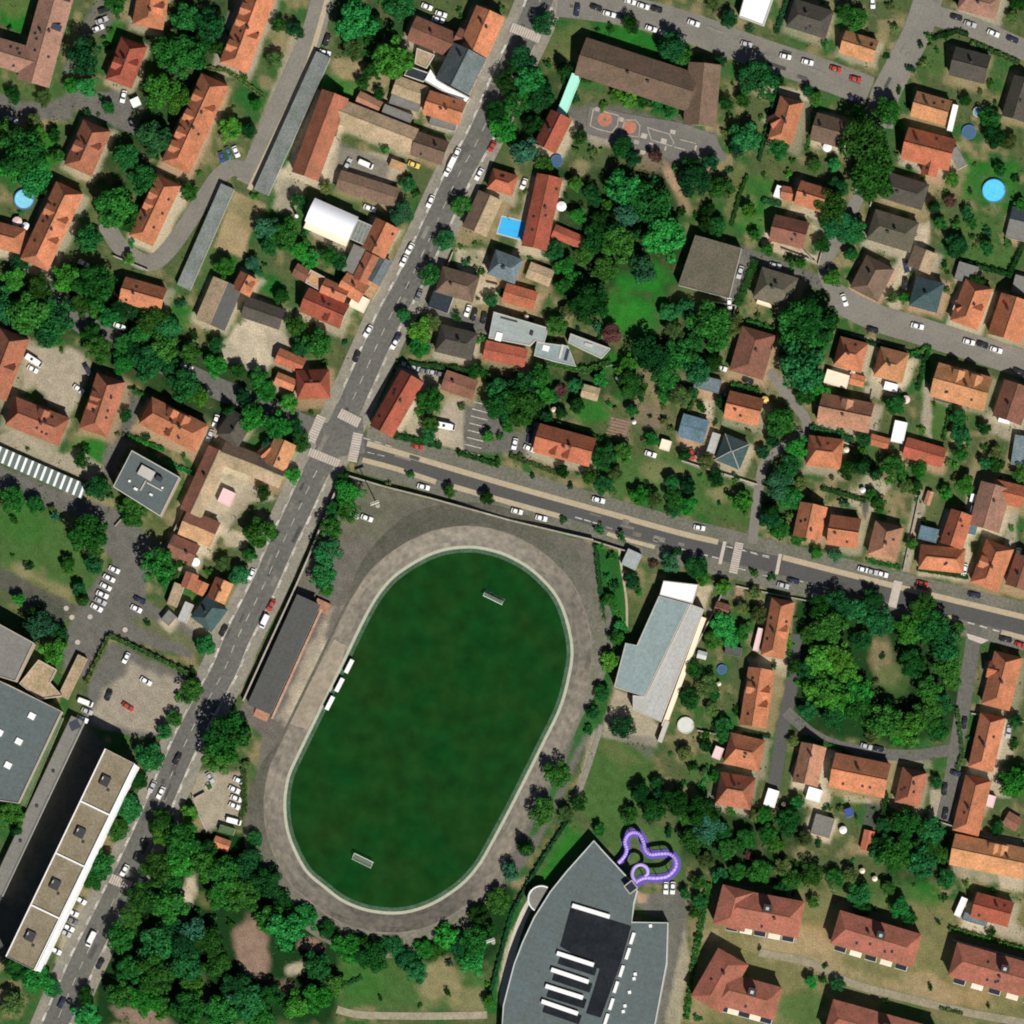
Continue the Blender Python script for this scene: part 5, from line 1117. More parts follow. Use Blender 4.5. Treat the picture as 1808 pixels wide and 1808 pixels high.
TREES = """150 100 34 d;155 150 19 b;282 160 33 b;272 245 30 u;222 278 24;292 90 28;38 268 42;60 245 22 b;205 4 20;10 235 26;20 300 22 b;492 45 13;486 106 16 o;405 230 22 b;438 232 14 d;327 30 25;370 42 27;325 100 38;308 175 25 b;352 78 20 d;
627 38 37 b;693 100 38 b;700 4 30;620 90 18 o;660 40 16 d;890 148 20 d;876 198 20 d;889 228 24 b;961 42 20;921 103 21 d;934 145 28 b;995 123 16 d;955 172 24 d;913 183 24;1036 138 13 d;1112 43 16 d;1185 80 24 d;1110 153 11 d;1088 168 12 b;1110 176 14 b;1135 178 12;1158 188 12 b;1180 197 13;925 265 26 u;960 290 16;1100 262 19 d;1118 280 14 d;1158 275 13 r;1023 242 14;905 120 14 d;1015 175 10 u;940 220 18 d;
1337 141 33;1316 240 26;1374 264 20;1440 175 12;1437 202 10 u;1472 290 12 b;1325 52 9 u;1208 100 14;1195 95 16;1300 262 16 d;1255 285 14 d;1225 292 14 d;1563 196 26;1565 100 7 d;1525 255 44;1550 290 26;1626 80 7 d;1609 123 9 d;1704 177 11 d;1747 208 20;1754 243 20 d;1747 150 8;1510 34 20;1800 5 16 d;1490 20 14;1588 160 7 d;1640 65 8 b;1780 250 14 o;1765 300 12;1510 200 16 b;
53 313 34 b;204 366 36;250 317 26;232 392 20;157 420 24;116 490 26 b;166 505 38;25 492 22 b;72 507 24;192 560 20 b;160 588 19 d;50 552 36;100 560 32;12 545 24;272 567 26;83 590 24;240 547 14 d;135 478 14 d;35 465 16 d;140 540 18;215 545 18 d;295 580 22;250 590 20;220 607 18;
470 400 24 u;500 418 25;530 440 20 b;548 457 17 b;480 432 20;580 450 17;600 462 14;396 474 20 b;446 464 13 u;521 574 18;455 480 10;559 604 25;510 395 14 b;
814 363 19;784 424 18;758 485 20;741 584 22 b;708 376 20 u;719 325 13;713 557 12;735 340 10;690 345 9;885 515 10 d;848 600 9 b;
1099 330 30 b;1149 358 36;1174 424 40 b;1107 378 25 u;1066 393 24 d;1091 433 30;1050 420 24;1132 476 28 u;1066 476 24;1000 472 20 b;1041 534 34 d;983 574 18;996 507 16;1180 550 17;1016 325 14;975 441 18;1045 345 18 d;1020 378 16 b;1030 450 18;1080 400 18 d;1125 410 16 d;1020 495 16;1190 585 18 o;1080 590 18 r;1000 548 12 o;
1465 366 30;1482 400 28;1469 491 17 b;1432 566 43 d;1250 565 34;1225 320 28 d;1271 333 22 d;1333 416 11;1251 371 12 d;1215 290 12;1290 570 22 o;1210 545 18;1265 600 22;1480 330 18 d;1225 605 18;
1543 317 38;1510 410 21;1687 433 20 d;1647 365 13 d;1677 355 11 r;1595 527 11 b;1670 513 8;1725 497 14 d;1680 317 13 b;1502 450 12;1660 395 12;1780 430 10;1745 410 10;1800 360 12 b;
95 598 15 b;174 617 25;214 640 22 b;259 642 29;290 612 24;153 794 10 d;172 862 22;22 882 24;231 897 20;322 680 29;350 700 19 b;380 645 22 b;458 666 17;466 693 21 b;511 713 17 b;446 738 27 b;491 750 24 b;524 754 14 d;532 781 17;517 839 15 b;337 622 19;383 608 15;420 655 13 d;305 650 18;235 620 18 d;405 725 14 d;430 700 14 d;475 785 12 u;465 870 14 d;
741 610 19 b;757 706 24 d;889 716 30;862 771 11 b;811 800 7 d;724 839 8;794 867 12;860 879 12 d;879 819 8 d;617 868 25 b;615 900 22;605 850 16;815 720 8 o;880 690 22;
925 716 33;950 663 22;920 680 24;1149 625 33 d;1174 658 28;1116 680 26 d;991 730 11 d;1066 807 23;1066 857 18;1099 800 18;1149 778 14 b;1129 874 17 b;993 831 11 d;1008 859 7 d;1189 881 18;1016 680 14;990 690 11 r;941 840 6 d;960 700 18 b;1195 625 24;1110 640 16 b;1060 670 14 b;1230 655 24;1200 700 20 o;1040 840 14;1085 835 14 o;1150 868 10 d;1175 745 10 o;
1420 575 46;1415 645 42;1400 610 30;1379 746 27;1446 693 17 b;1420 700 16 d;1407 787 21 b;1391 824 21;1374 857 24 u;1395 880 20;1306 884 19 b;1346 799 11 d;1273 708 11 d;1217 633 18;1220 695 11;1213 892 19 b;1360 900 18 d;1410 855 14 o;1262 640 16 d;1440 600 20;1365 775 14 d;
1582 715 18;1628 758 8 b;1696 770 18;1738 818 12;1577 827 23;1704 856 18 b;1551 890 14;1525 775 13;1805 835 18;1619 830 18 b;1545 835 14 d;1600 860 14 o;1690 700 8 o;1670 870 12 b;1740 790 8;1520 820 20 d;1495 830 16 d;1490 890 10 u;
156 942 35 d;119 993 13 d;122 1008 10;51 1001 10 d;23 981 4;98 913 10 u;25 918 8 d;166 996 17;170 970 14;146 1058 12 d;279 1000 31;70 1106 28 u;96 1149 25 b;237 910 21;33 1058 12 b;60 1085 16 d;140 1040 12;105 1120 18 d;260 1100 7 d;
459 938 27;441 980 13;423 1016 17;363 1137 19;305 1008 14;585 933 21;579 975 24;569 1016 24;590 900 16;575 1040 14;320 990 12 d;395 995 14 o;370 1010 8 b;340 1190 8 d;
995 918 8;1059 936 10;1097 950 10;1182 993 19 u;1116 1026 15 d;1079 983 9;1094 1106 11 b;1087 1124 14;1076 1167 19 b;1154 995 10 r;1060 965 8 b;1075 1060 12;1085 1035 10;1195 975 10 d;1130 1045 8 b;
1230 1000 20 d;1241 1023 13 b;1331 1013 8;1361 1019 8;1358 917 17 d;1374 933 19;1333 1046 12 o;1275 1107 23 b;1308 1116 15;1474 980 12 u;1340 1085 16 o;1260 1130 18;1290 1130 14 b;1410 950 14;1225 1180 16;1310 1075 12 o;1440 975 12 b;1250 1210 20 o;
1539 1058 19 d;1628 1072 24 d;1645 1105 30;1602 1110 27 b;1551 1096 27;1670 1138 27;1611 1172 25 d;1670 1172 25;1465 1107 29;1449 1074 24 d;1482 1066 25 d;1449 1165 29 b;1482 1157 27 b;1430 1120 18;1510 1080 22;1449 1217 29 b;1482 1233 27 b;1474 1266 23;1517 1251 29;1560 1273 31;1602 1285 29 b;1636 1260 27;1653 1285 21;1640 1215 24;1517 1222 25 b;1664 1243 19;1585 1303 16 b;1430 1190 22;1520 1130 18;1540 1300 14 o;1680 1200 18;1425 1255 16;1500 1190 20 b;1690 1110 12;
264 1334 25;246 1380 15 d;227 1427 23;207 1465 20;22 1439 23;290 1292 14;285 1449 22 d;290 1475 20 b;400 1300 42;388 1335 30;420 1290 24 d;338 1220 21;308 1268 14;333 1437 17 b;325 1482 34;449 1482 15;365 1500 18 d;30 1465 14 d;320 1235 10 b;435 1350 9 o;
1061 1224 15;1046 1258 13;1099 1282 23 d;983 1366 25;956 1432 25;1132 1399 19 d;1154 1432 21 d;1190 1416 23 d;1182 1469 10 d;928 1497 17 d;1040 1290 10 b;900 1540 18 u;1165 1400 12 d;1210 1440 16;
1217 1233 18;1258 1250 13 o;1399 1308 11 o;1241 1432 29 d;1250 1460 27 u;1316 1482 19;1391 1449 22;1291 1436 9 b;1407 1416 13;1225 1484 24 d;1446 1489 8 d;1210 1330 14 o;1245 1300 10 b;1355 1470 18;1370 1490 16 b;1275 1470 16;1420 1480 14 o;1280 1500 18;1330 1440 12 o;1225 1355 10 d;
1790 1379 26 b;1602 1455 27;1645 1466 23;1585 1498 25;1636 1498 25 d;1657 1302 8 o;1560 1455 14;1760 1462 12;1690 1480 10;1560 1490 20;
179 1522 24;167 1551 21;247 1582 27 d;276 1534 31;213 1653 25;230 1713 27;273 1670 33;273 1721 34 d;153 1757 16 d;150 1792 24 b;213 1755 26;256 1766 27 b;68 1727 30 b;31 1704 24 d;22 1773 22 o;300 1600 30;230 1620 20;95 1745 16;
320 1520 29 b;360 1530 27;400 1540 31;440 1528 28 d;470 1555 27 d;430 1582 29;390 1585 25;500 1590 20 d;505 1640 33 b;540 1620 24 b;478 1622 26;340 1645 26 u;315 1672 27 d;370 1660 26 d;330 1702 29;380 1702 24;340 1737 22 b;420 1742 28 d;440 1770 30;480 1760 24;520 1772 24 b;560 1702 24;560 1760 26 b;330 1782 32;390 1790 30;460 1802 26;350 1610 8;377 1622 8;408 1632 9;498 1672 9 d;517 1677 9 d;536 1682 8 d;300 1640 24;285 1780 20;300 1560 22;590 1740 20;405 1760 18 u;
610 1670 25 b;658 1687 28 d;746 1677 19 b;789 1652 23 b;838 1662 28;838 1700 24 b;879 1590 23;736 1716 20;694 1670 17;677 1668 14 d;813 1670 20 d;821 1687 20;791 1754 8 d;672 1763 5 d;741 1776 5;866 1768 13 b;844 1613 18 d;640 1660 16 d;715 1690 18 d;860 1640 14;770 1680 16;580 1640 18 d;630 1690 16 b;
1341 1539 21;1430 1544 23;1396 1551 18;1473 1551 17;1432 1733 13 b;1454 1730 9;1479 1738 13;1234 1657 9;1226 1611 11;1210 1577 11;1341 1675 5 d;1517 1577 21;1592 1602 20 b;1577 1514 28;1628 1522 26;1670 1551 18;1657 1629 6 d;1643 1744 6 d;1565 1769 6;1551 1508 18;1300 1540 16;1235 1590 14;1500 1545 14 o;1380 1530 16 o;1725 1505 8;1745 1777 5 d;1458 1706 6 d;1233 1800 8;1270 1545 14"""
TREES = [t.split() for t in TREES.replace('\n', '').split(';') if t.strip()]
TREES = [(float(t[0]), float(t[1]), float(t[2]), t[3] if len(t) > 3 else 'a') for t in TREES]
TREES.sort(key=lambda t: -t[2])
def pin(x, y, q):
    c = False
    for i in range(len(q)):
        a, b2 = q[i], q[(i+1) % len(q)]
        if (a[1] > y) != (b2[1] > y) and x < (b2[0]-a[0])*(y-a[1])/(b2[1]-a[1])+a[0]: c = not c
    return c
ROADS = [(MAIN, 44), (EAST, 48), (NE, 34), (NS, 32), ([(1470,522),(1540,558),(1620,583),(1700,608),(1860,660)], 32), ([(575,-30),(552,60),(505,165),(440,315)], 28), ([(400,305),(358,350),(300,440),(262,466)], 26), ([(60,495),(118,548),(180,592),(290,642),(380,684),(470,722),(585,772)], 22), ([(1630,22),(1700,42),(1760,66),(1860,112)], 26), ([(1396,1220),(1366,1392)], 18), ([(1440,1300),(1690,1322)], 16), ([(1722,1105),(1664,1452)], 20), ([(1358,655),(1425,750),(1340,860),(1328,960)], 14), ([(1552,220),(1475,430),(1490,545)], 16)]
def near_road(x, y):
    for line, w in ROADS:
        for a, b2 in zip(line[:-1], line[1:]):
            dx, dy = b2[0]-a[0], b2[1]-a[1]; t = max(0, min(1, ((x-a[0])*dx+(y-a[1])*dy)/(dx*dx+dy*dy)))
            if math.hypot(x-a[0]-t*dx, y-a[1]-t*dy) < w: return True
    return False
STAD = [(600,835),(1060,955),(1075,1200),(990,1430),(870,1600),(700,1675),(580,1650),(450,1450),(430,1230)]
CLEAR = [STAD, [(0,870),(180,1010),(135,1068),(0,1008)], [(150,880),(340,1100),(330,1300),(100,1300),(110,1100)], [(1000,180),(1290,240),(1270,300),(1000,250)], [(1060,1290),(1150,1330),(1090,1490),(1020,1430)], [(600,1690),(860,1720),(850,1800),(600,1800)], [(40,600),(160,640),(110,745),(40,690)], [(340,320),(480,360),(430,470),(330,470)], [(560,250),(730,280),(690,340),(550,320)], [(780,690),(870,710),(860,810),(760,790)], [(380,560),(530,600),(480,660),(390,650)], [(350,1360),(440,1360),(430,1470),(340,1460)], [(1080,900),(1300,960),(1180,1310),(1060,1300)], [(880,1480),(1220,1460),(1220,1808),(870,1808)], [(410,1610),(480,1610),(480,1730),(410,1730)], [(1225,1570),(1480,1600),(1808,1660),(1808,1808),(1210,1808)], [(1066,495),(1130,480),(1185,470),(1170,590),(1070,595)], [(1560,1110),(1600,1130),(1610,1230),(1560,1220)]]
BBOX = [(min(p[0] for p in q)-12, max(p[0] for p in q)+12, min(p[1] for p in q)-12, max(p[1] for p in q)+12) for q in FOOT]
def free(x, y, pad=0):
    if near_road(x, y): return False
    if any(pin(x, y, q) for q in CLEAR): return False
    for q, bx in zip(FOOT, BBOX):
        if not (bx[0] < x < bx[1] and bx[2] < y < bx[3]): continue
        for dx in (-pad, 0, pad):
            for dy in (-pad, 0, pad):
                if pin(x+dx, y+dy, q): return False
    return True
CARS = """184 18 -20 k;180 36 -18 s;174 50 -18 w;218 171 100 w;21 212 20 w;392 278 70 b;404 270 68 t;417 268 66 w;577 71 110 k;574 93 15 w;754 12 20 w;779 25 20 w;774 35 20 w;614 290 -60 s;646 290 25 w v;731 291 20 y;806 272 118 w;797 290 118 w v;869 259 120 r;791 301 115 w;
1019 18 100 n;1053 14 18 k;1076 25 18 w;1099 31 18 n;1113 3 15 w;1136 11 17 w;1160 17 17 k;1150 51 18 w;1174 59 18 s;1225 41 20 w;1318 78 18 s;1387 100 17 w;1426 110 17 w;1476 122 14 r;1511 140 14 r;1203 65 18 g;1689 31 17 k;1713 43 18 s;1754 59 22 w;1788 70 25 n;1505 176 60 n;1541 5 90 w;
148 466 30 w;211 576 25 w;653 368 20 w;760 356 118 w;724 439 118 w;713 461 118 w;650 585 118 w;739 522 115 g;826 549 105 w;837 556 105 k;854 562 105 k;925 325 110 w;846 308 118 w;697 607 118 w;630 630 115 k;701 598 118 n;
1273 511 80 n;1288 537 85 w;1307 481 110 s;1541 583 15 k;1620 576 17 w;1711 604 17 w;1735 609 17 k;1759 618 17 w;1800 657 20 k;1600 470 80 n;1598 500 95 k;1369 469 15 s;1491 530 70 w;
60 637 30 w m;58 652 28 w;154 652 60 n;139 687 40 w;381 743 108 w;371 769 110 s;330 648 25 w;368 690 60 k;716 643 15 s;733 650 15 s;749 655 15 g;766 658 15 s;779 661 15 g;738 789 14 r;748 860 14 w;788 753 10 w m;909 784 105 w;935 792 20 w;935 772 100 n;936 756 100 k;1057 883 14 w;1222 802 80 r;1274 650 20 w;1321 673 20 k;1149 802 15 w;
202 1006 28 w;193 1021 28 w;187 1036 28 w;181 1050 28 w;178 1062 28 s;171 1073 28 w;241 1075 25 w;247 1060 25 n;223 1162 120 w;258 1203 30 w;192 1228 115 k;226 1248 30 r;151 1240 20 w v;154 1256 20 s;146 1270 20 w;479 1069 118 r;467 1097 118 w v;395 1114 118 k;444 1014 118 w;623 909 25 w;648 915 18 w;
913 903 14 w;956 915 14 w;1235 932 14 w;1383 1034 14 s;1401 1026 14 n;1444 1054 14 w;1525 1006 14 w;1540 1010 14 s;1558 1014 14 w;1629 1031 14 r;1703 1007 100 w;1721 1051 14 n;1776 1129 14 k;1802 1139 14 r;1798 978 100 w;
269 1389 118 s;284 1400 118 w;313 1340 118 k;423 1379 25 w;414 1394 25 w;418 1410 25 w;414 1423 25 w;413 1450 18 w v;371 1373 60 s;1668 1394 100 k;1669 1437 100 k;1703 1277 100 k;1781 1292 100 s;1551 1322 15 k;1530 1318 15 s;1689 1366 15 n;
143 1590 30 w;129 1612 28 w;128 1626 28 g;121 1638 28 w;116 1648 28 s;99 1679 28 w;161 1658 118 w v;220 1537 118 w;252 1548 118 s;177 1702 118 k;109 1771 118 n;1176 1568 90 w;1188 1568 90 w;1281 705 70 n;287 1748 0 k"""
BUSY = [(float(c.split()[0]), float(c.split()[1]), 9) for c in CARS.replace('\n', '').split(';') if c.strip()]+[(43,352,24),(1755,337,28),(1727,198,12),(1211,1281,20),(905,402,34),(1711,233,16),(1275,1182,14),(983,284,13),(1461,261,10),(346,993,10),(1600,706,9),(992,365,10),(31,392,10),(46,400,9)]
placed = [(t[0], t[1], t[2]) for t in TREES]+BUSY; tries = 0; nb = sum(1 for t in TREES if 11 <= t[2] < 18)
while nb < 275 and tries < 9000:
    tries += 1; x, y = TR.uniform(5, 1803), TR.uniform(5, 1803); r = TR.choice((11,11,12,13,14,15,16))
    if x < 620 and 900 < y: continue
    if free(x, y, r*.7) and all(math.hypot(x-a, y-b2) > (r+c)*.62 for a, b2, c in placed):
        TREES.append((x, y, float(r), TR.choice('aaaabdddo'))); placed.append((x, y, r)); nb += 1
TREES_BIG = [t for t in TREES if t[2] >= 11]; SHRUBS = [t for t in TREES if t[2] < 11]
SZ = lambda r: 'very large' if r >= 33 else ('large' if r >= 24 else ('medium' if r >= 17 else 'small'))
TW = dict(a='leafy green', b='bright green', d='dark green', u='bluish green', o='olive', r='purplish')

for k, (x, y, r, ty) in enumerate(TREES_BIG):
    R = r*PX*1.04; ht = R*TR.uniform(.85, 1.1)*(1.0 if R > 3 else 1.15); base = R*.35+.9
    # the photographed crown stands a little up-left of its foot
    X, Y = P(x, y); X += (base+ht)*LEAN[0]; Y += (base+ht)*LEAN[1]
    low = r < 18
    root = empty('bush' if low else 'tree', (X, Y, 0)); rz = TR.uniform(0, 6.28)  # low ones are mostly small trees, with scattered bushes among them
    cone = ty in 'du' and 12 <= r <= 20 and TR.random() < .15
    me = TR.choice((CONE if cone else CM)[ty])
    obj('trunk', TR.choice(TRUNK), root, (0,0,0), rz, (R*.9, R*.9, (base+ht*.55)/.75*.62))
    obj('crown', me, root, (0, 0, base*.55), rz, (R, R*TR.uniform(.9,1.08), ht*(.95 if not cone else 1.3)))
    tag(root, f"{SZ(r)} {TW[ty]} {'conical' if cone else ('bushy' if low else 'spreading')} {'bush' if low else 'tree'}", 'bush' if low else 'tree', 'small trees and garden bushes' if low else 'trees of the quarter', (x, y))
tries = 0
placed = [(t[0], t[1], t[2]) for t in TREES]+BUSY
while len(SHRUBS) < 290 and tries < 9000:
    tries += 1; x, y = TR.uniform(5, 1803), TR.uniform(5, 1803); r = TR.choice((4.5,5,6,7,8,9,10))
    if x < 620 and 900 < y: continue
    if free(x, y, r*.8) and all(math.hypot(x-a, y-b2) > r+c*.75 for a, b2, c in placed):
        SHRUBS.append((x, y, r, TR.choice('aaabbddouoar' if TR.random() < .2 else 'aaabbddoo'))); placed.append((x, y, r))
for x, y, r, ty in SHRUBS:
    R = r*PX*1.05; X, Y = P(x, y); root = empty('shrub', (X, Y, 0)); rz = TR.uniform(0, 6.28)
    obj('stem', TRUNK[0], root, (0,0,0), rz, (R*.8, R*.8, R*.7)); obj('foliage', TR.choice(SHR[ty]), root, (0,0,.05), rz, (R, R*TR.uniform(.8,1.1), R*TR.uniform(.7,1.1)))
    tag(root, f"{'small ' if r < 7 else ''}{TW[ty].replace('leafy ', '')} shrub", 'shrub', 'garden shrubs', (x, y))
# ---------------------------------------------------------------- hedges
HR = np.random.RandomState(9)
def hedge(pts, wpx, h, ty='a', label=None):
    w = [P(*p) for p in pts]; Wd = wpx*PX; V = []
    for a, b2 in zip(w[:-1], w[1:]):
        a = np.array(a); b2 = np.array(b2); L = np.linalg.norm(b2-a); d = (b2-a)/L; nn = np.array((-d[1], d[0])); k = int(L*(Wd+2*h)*7)
        u = HR.rand(k)*L; side = HR.rand(k); s = np.where(side < Wd/(Wd+2*h), HR.uniform(-1,1,k), np.where(HR.rand(k) < .5, -1, 1))
        z = np.where(side < Wd/(Wd+2*h), h*HR.uniform(.85,1.08,k), h*HR.rand(k)); lum = 1+.18*np.sin(u*2.1+HR.rand()*6)
        c = np.stack([a[0]+d[0]*u+nn[0]*s*Wd/2*lum, a[1]+d[1]*u+nn[1]*s*Wd/2*lum, z*lum], 1)
        nr = HR.normal(scale=.5, size=(k,3)); nr[:,2] += .9; nr /= np.linalg.norm(nr, axis=1)[:,None]
        t = np.cross(nr, HR.normal(size=(k,3))); t /= np.linalg.norm(t, axis=1)[:,None]; bb = np.cross(nr, t); sz = HR.uniform(.16,.36,k)[:,None]
        V.append(np.stack([c-t*sz, c-bb*sz*.8, c+t*sz, c+bb*sz*.8], 1))
    Q = np.concatenate(V).reshape(-1,3); o = w[0]; Q[:,0] -= o[0]; Q[:,1] -= o[1]
    root = empty('hedge', (*o, 0)); me = mesh('foliage', Q.tolist(), np.arange(len(Q)).reshape(-1,4).tolist(), LEAF[ty]); obj('foliage', me, root)
    core = MB()
    for a, b2 in zip(w[:-1], w[1:]):
        L = math.hypot(b2[0]-a[0], b2[1]-a[1]); an = math.atan2(b2[1]-a[1], b2[0]-a[0]); obj('stem_core', unit_box(M_hcore), root, ((a[0]+b2[0])/2-o[0], (a[1]+b2[1])/2-o[1], 0), an, (L, Wd*.7, h*.8))
    tag(root, f"{'wide' if wpx > 9 else 'clipped'} {TW[ty].replace('leafy ', '')} hedge", 'hedge', 'hedges', ((pts[0][0]+pts[-1][0])/2, (pts[0][1]+pts[-1][1])/2), label)
M_hcore = surf('hedge_core', (.02,.05,.018), var=.3)
for pts, wpx, h, ty in (([(193,1122),(262,1155),(338,1192)],7,2.2,'o'),([(192,1124),(152,1208)],6,2.2,'o'),([(1335,458),(1302,540)],13,1.6,'a'),([(1430,756),(1508,778)],10,1.8,'a'),([(1318,570),(1364,584)],11,1.8,'b'),([(1676,1640),(1808,1678)],7,1.8,'b'),
    ([(945,738),(1030,768),(1112,798)],11,2.2,'a'),([(1642,612),(1620,690)],6,1.6,'a'),([(1684,700),(1666,778)],5,1.6,'a'),([(1690,462),(1785,486)],7,2,'d'),([(1812,420),(1780,490)],8,1.8,'d'),([(1320,310),(1306,345),(1292,400)],5,1.6,'d'),([(1052,962),(1060,1040),(1066,1100)],7,1.6,'a'),([(1252,1560),(1226,1700),(1212,1800)],9,1.6,'a'),
    ([(1008,1440),(950,1530),(905,1610),(862,1770)],5,1.8,'d'),([(1345,355),(1380,360)],9,1.6,'a'),([(1450,862),(1530,885)],7,1.5,'a'),([(1640,70),(1690,55),(1710,62)],7,1.6,'d'),([(1715,75),(1800,112)],8,1.4,'o'),([(1370,60),(1395,-10)],7,1.8,'d'),([(1372,160),(1340,285)],5,1.6,'d'),([(1425,270),(1440,180)],5,1.5,'a'),([(1565,1400),(1555,1470),(1550,1500)],8,1.8,'d'),([(1690,1250),(1700,1330),(1690,1360)],6,1.6,'o'),  # first hedge is a dark strip standing in for a wall's shadow
    ([(1080,640),(1035,655),(960,640)],10,2,'a'),([(1570,620),(1625,625)],5,1.5,'b'),([(430,1345),(432,1430),(425,1445)],9,1.5,'o'),([(465,170),(400,125),(360,120)],6,1.4,'o'),([(270,810),(300,820),(345,838)],7,1.4,'b'),([(225,770),(290,795)],6,1.6,'b'),([(600,160),(590,240)],7,1.6,'b'),([(1232,690),(1210,740)],6,1.2,'o'),([(1340,690),(1290,680)],8,1.6,'b'),([(690,768),(780,788)],10,1.6,'d'),([(640,1725),(600,1745)],6,1,'a'),
    ([(1508,1090),(1420,1065)],6,1.4,'d'),([(1390,1075),(1395,1160)],5,1.6,'b'),([(1420,1300),(1500,1330)],6,1.2,'a'),([(1360,1300),(1310,1296)],6,1.4,'d'),([(1250,1350),(1240,1390)],5,1.2,'b'),([(1380,1420),(1395,1480)],8,1.6,'a'),([(1700,1790),(1660,1780)],6,1,'o'),([(1480,590),(1560,612),(1640,635)],6,1.5,'d'),([(1590,640),(1640,610)],5,1.4,'b'),([(1420,900),(1400,960)],6,1.5,'d'),([(1530,990),(1590,1003)],6,1.2,'b'),([(1620,1005),(1710,1020)],6,1.4,'a'),([(1080,1060),(1110,1120)],6,1,'b'),([(810,800),(880,822)],7,1.6,'d'),([(900,805),(1000,842)],7,1.2,'o'),([(700,640),(800,650),(860,660)],7,1.6,'a')):
    hedge(pts, wpx, h, ty)
# ---------------------------------------------------------------- vehicles
def loft(rings):
    v = []; f = []; k = len(rings[0])
    for r in rings: v += r
    for i in range(len(rings)-1):
        for j in range(k): f.append((i*k+j, i*k+(j+1) % k, (i+1)*k+(j+1) % k, (i+1)*k+j))
    f += [tuple(range(k-1, -1, -1)), tuple(range((len(rings)-1)*k, len(rings)*k))]
    return v, f
def rr(x0, x1, w, z, c=.28):        # rounded rectangle ring, counter-clockwise
    return [(x1,-w+c,z),(x1,w-c,z),(x1-c,w,z),(x0+c,w,z),(x0,w-c,z),(x0,-w+c,z),(x0+c,-w,z),(x1-c,-w,z)]
CARMESH = {}
def car_parts(kind, col):
    key = (kind, col)
    if key in CARMESH: return CARMESH[key]
    L, Wd = {'c': (4.3, .88), 'v': (5.3, 1.0), 'm': (6.6, 1.15), 'x': (3.4, 1.6)}[kind]; h = L/2; m = carmat(col); P_ = []
    if kind == 'c':
        v, f = loft([rr(-h+.1,h-.1,Wd-.06,.28), rr(-h,h,Wd,.55), rr(-h+.02,h-.05,Wd,.78), rr(-h+.12,h-.25,Wd-.07,.93)]); P_.append(('body', mesh('body', v, f, m, False)))
        v, f = loft([rr(-1.75,.85,Wd-.1,.93,.2), rr(-1.25,.15,Wd-.24,1.4,.25), rr(-1.15,.05,Wd-.3,1.45,.25)])
        P_.append(('cabin_glass', mesh('cabin_glass', v, f, M_glass)))
        v, f = loft([rr(-1.27,.17,Wd-.22,1.405,.25), rr(-1.15,.05,Wd-.3,1.47,.25)]); P_.append(('roof', mesh('roof', v, f, m)))
        wx = (1.32, -1.3)
    elif kind == 'v':
        v, f = loft([rr(-h+.05,h-.05,Wd-.05,.3), rr(-h,h,Wd,.6), rr(-h,h-.5,Wd,1.1), rr(-h+.05,h-1.3,Wd-.08,1.95), rr(-h+.15,h-1.45,Wd-.16,2.05)]); P_.append(('body', mesh('body', v, f, m)))
        v = [(h-.52,-Wd+.12,1.14),(h-.52,Wd-.12,1.14),(h-1.26,Wd-.2,1.9),(h-1.26,-Wd+.2,1.9)]; v = [(a+.06, b2, c+.05) for a, b2, c in v]; P_.append(('windscreen', mesh('windscreen', v, [(0,1,2,3)], M_glass)))
        wx = (1.7, -1.6)
    else:
        v, f = loft([rr(-h+.05,h-1.9,Wd,.5,.15), rr(-h,h-1.7,Wd,1.2,.15), rr(-h,h-1.2,Wd,2.5,.2), rr(-h+.1,h-1.4,Wd-.1,2.8,.2)]); P_.append(('body', mesh('body', v, f, m)))
        v, f = loft([rr(h-1.9,h-.05,Wd-.15,.4,.2), rr(h-1.9,h,Wd-.15,1.0,.2), rr(h-1.9,h-.9,Wd-.2,1.8,.2)]); P_.append(('cab', mesh('cab', v, f, m)))
        P_.append(('windscreen', mesh('windscreen', [(h-.1,-Wd+.3,1.12),(h-.1,Wd-.3,1.12),(h-.8,Wd-.35,1.78),(h-.8,-Wd+.35,1.78)], [(0,1,2,3)], M_glass)))
        P_.append(('roof_hatch', MB().box(-1.2,-.3,-.45,.45,2.8,2.95).mesh('roof_hatch', M_glass)))
        wx = (h-1.1, -h+1.4)
    wm = MB().cyl(0,0,-.11,.11,.32,.32,10).mesh('wheel', M_tyre)
    CARMESH[key] = (P_, wx, wm, L, Wd); return CARMESH[key]
M_head = MB().box(-.04,.04,-.16,.16,-.07,.07).mesh('headlight', M_lamp); M_tl = MB().box(-.04,.04,-.14,.14,-.09,.09).mesh('tail_light', M_tail)
VN = {'c': 'car', 'v': 'van', 'm': 'camper van'}
def car(x, y, ang, col='w', kind='c'):
    """ang: heading in photo degrees (0 right, 90 down)"""
    parts, wx, wm, L, Wd = car_parts(kind, col); X, Y = P(x, y)
    root = empty({'c': 'parked_car', 'v': 'van', 'm': 'camper_van'}[kind], (X, Y, .1), -math.radians(ang+TR.uniform(-3.5, 3.5))); root.scale = (TR.uniform(.94,1.08), TR.uniform(.96,1.05), TR.uniform(.95,1.1))
    for nme, me in parts: obj(nme, me, root)
    for a in wx:
        for s in (-1, 1):
            o = obj('wheel', wm, root, (a, s*(Wd-.1), .32)); o.rotation_euler = (math.pi/2, 0, 0)
    for s in (-1, 1):
        obj('headlight', M_head, root, (L/2-.0, s*(Wd-.28), .66)); obj('tail_light', M_tl, root, (-L/2+.0, s*(Wd-.2), .75))
    tag(root, f"{CARC[col][1]} {VN[kind]}", 'car' if kind == 'c' else 'van', 'parked and driving vehicles', (x, y))
RD = 118   # heading of the main road
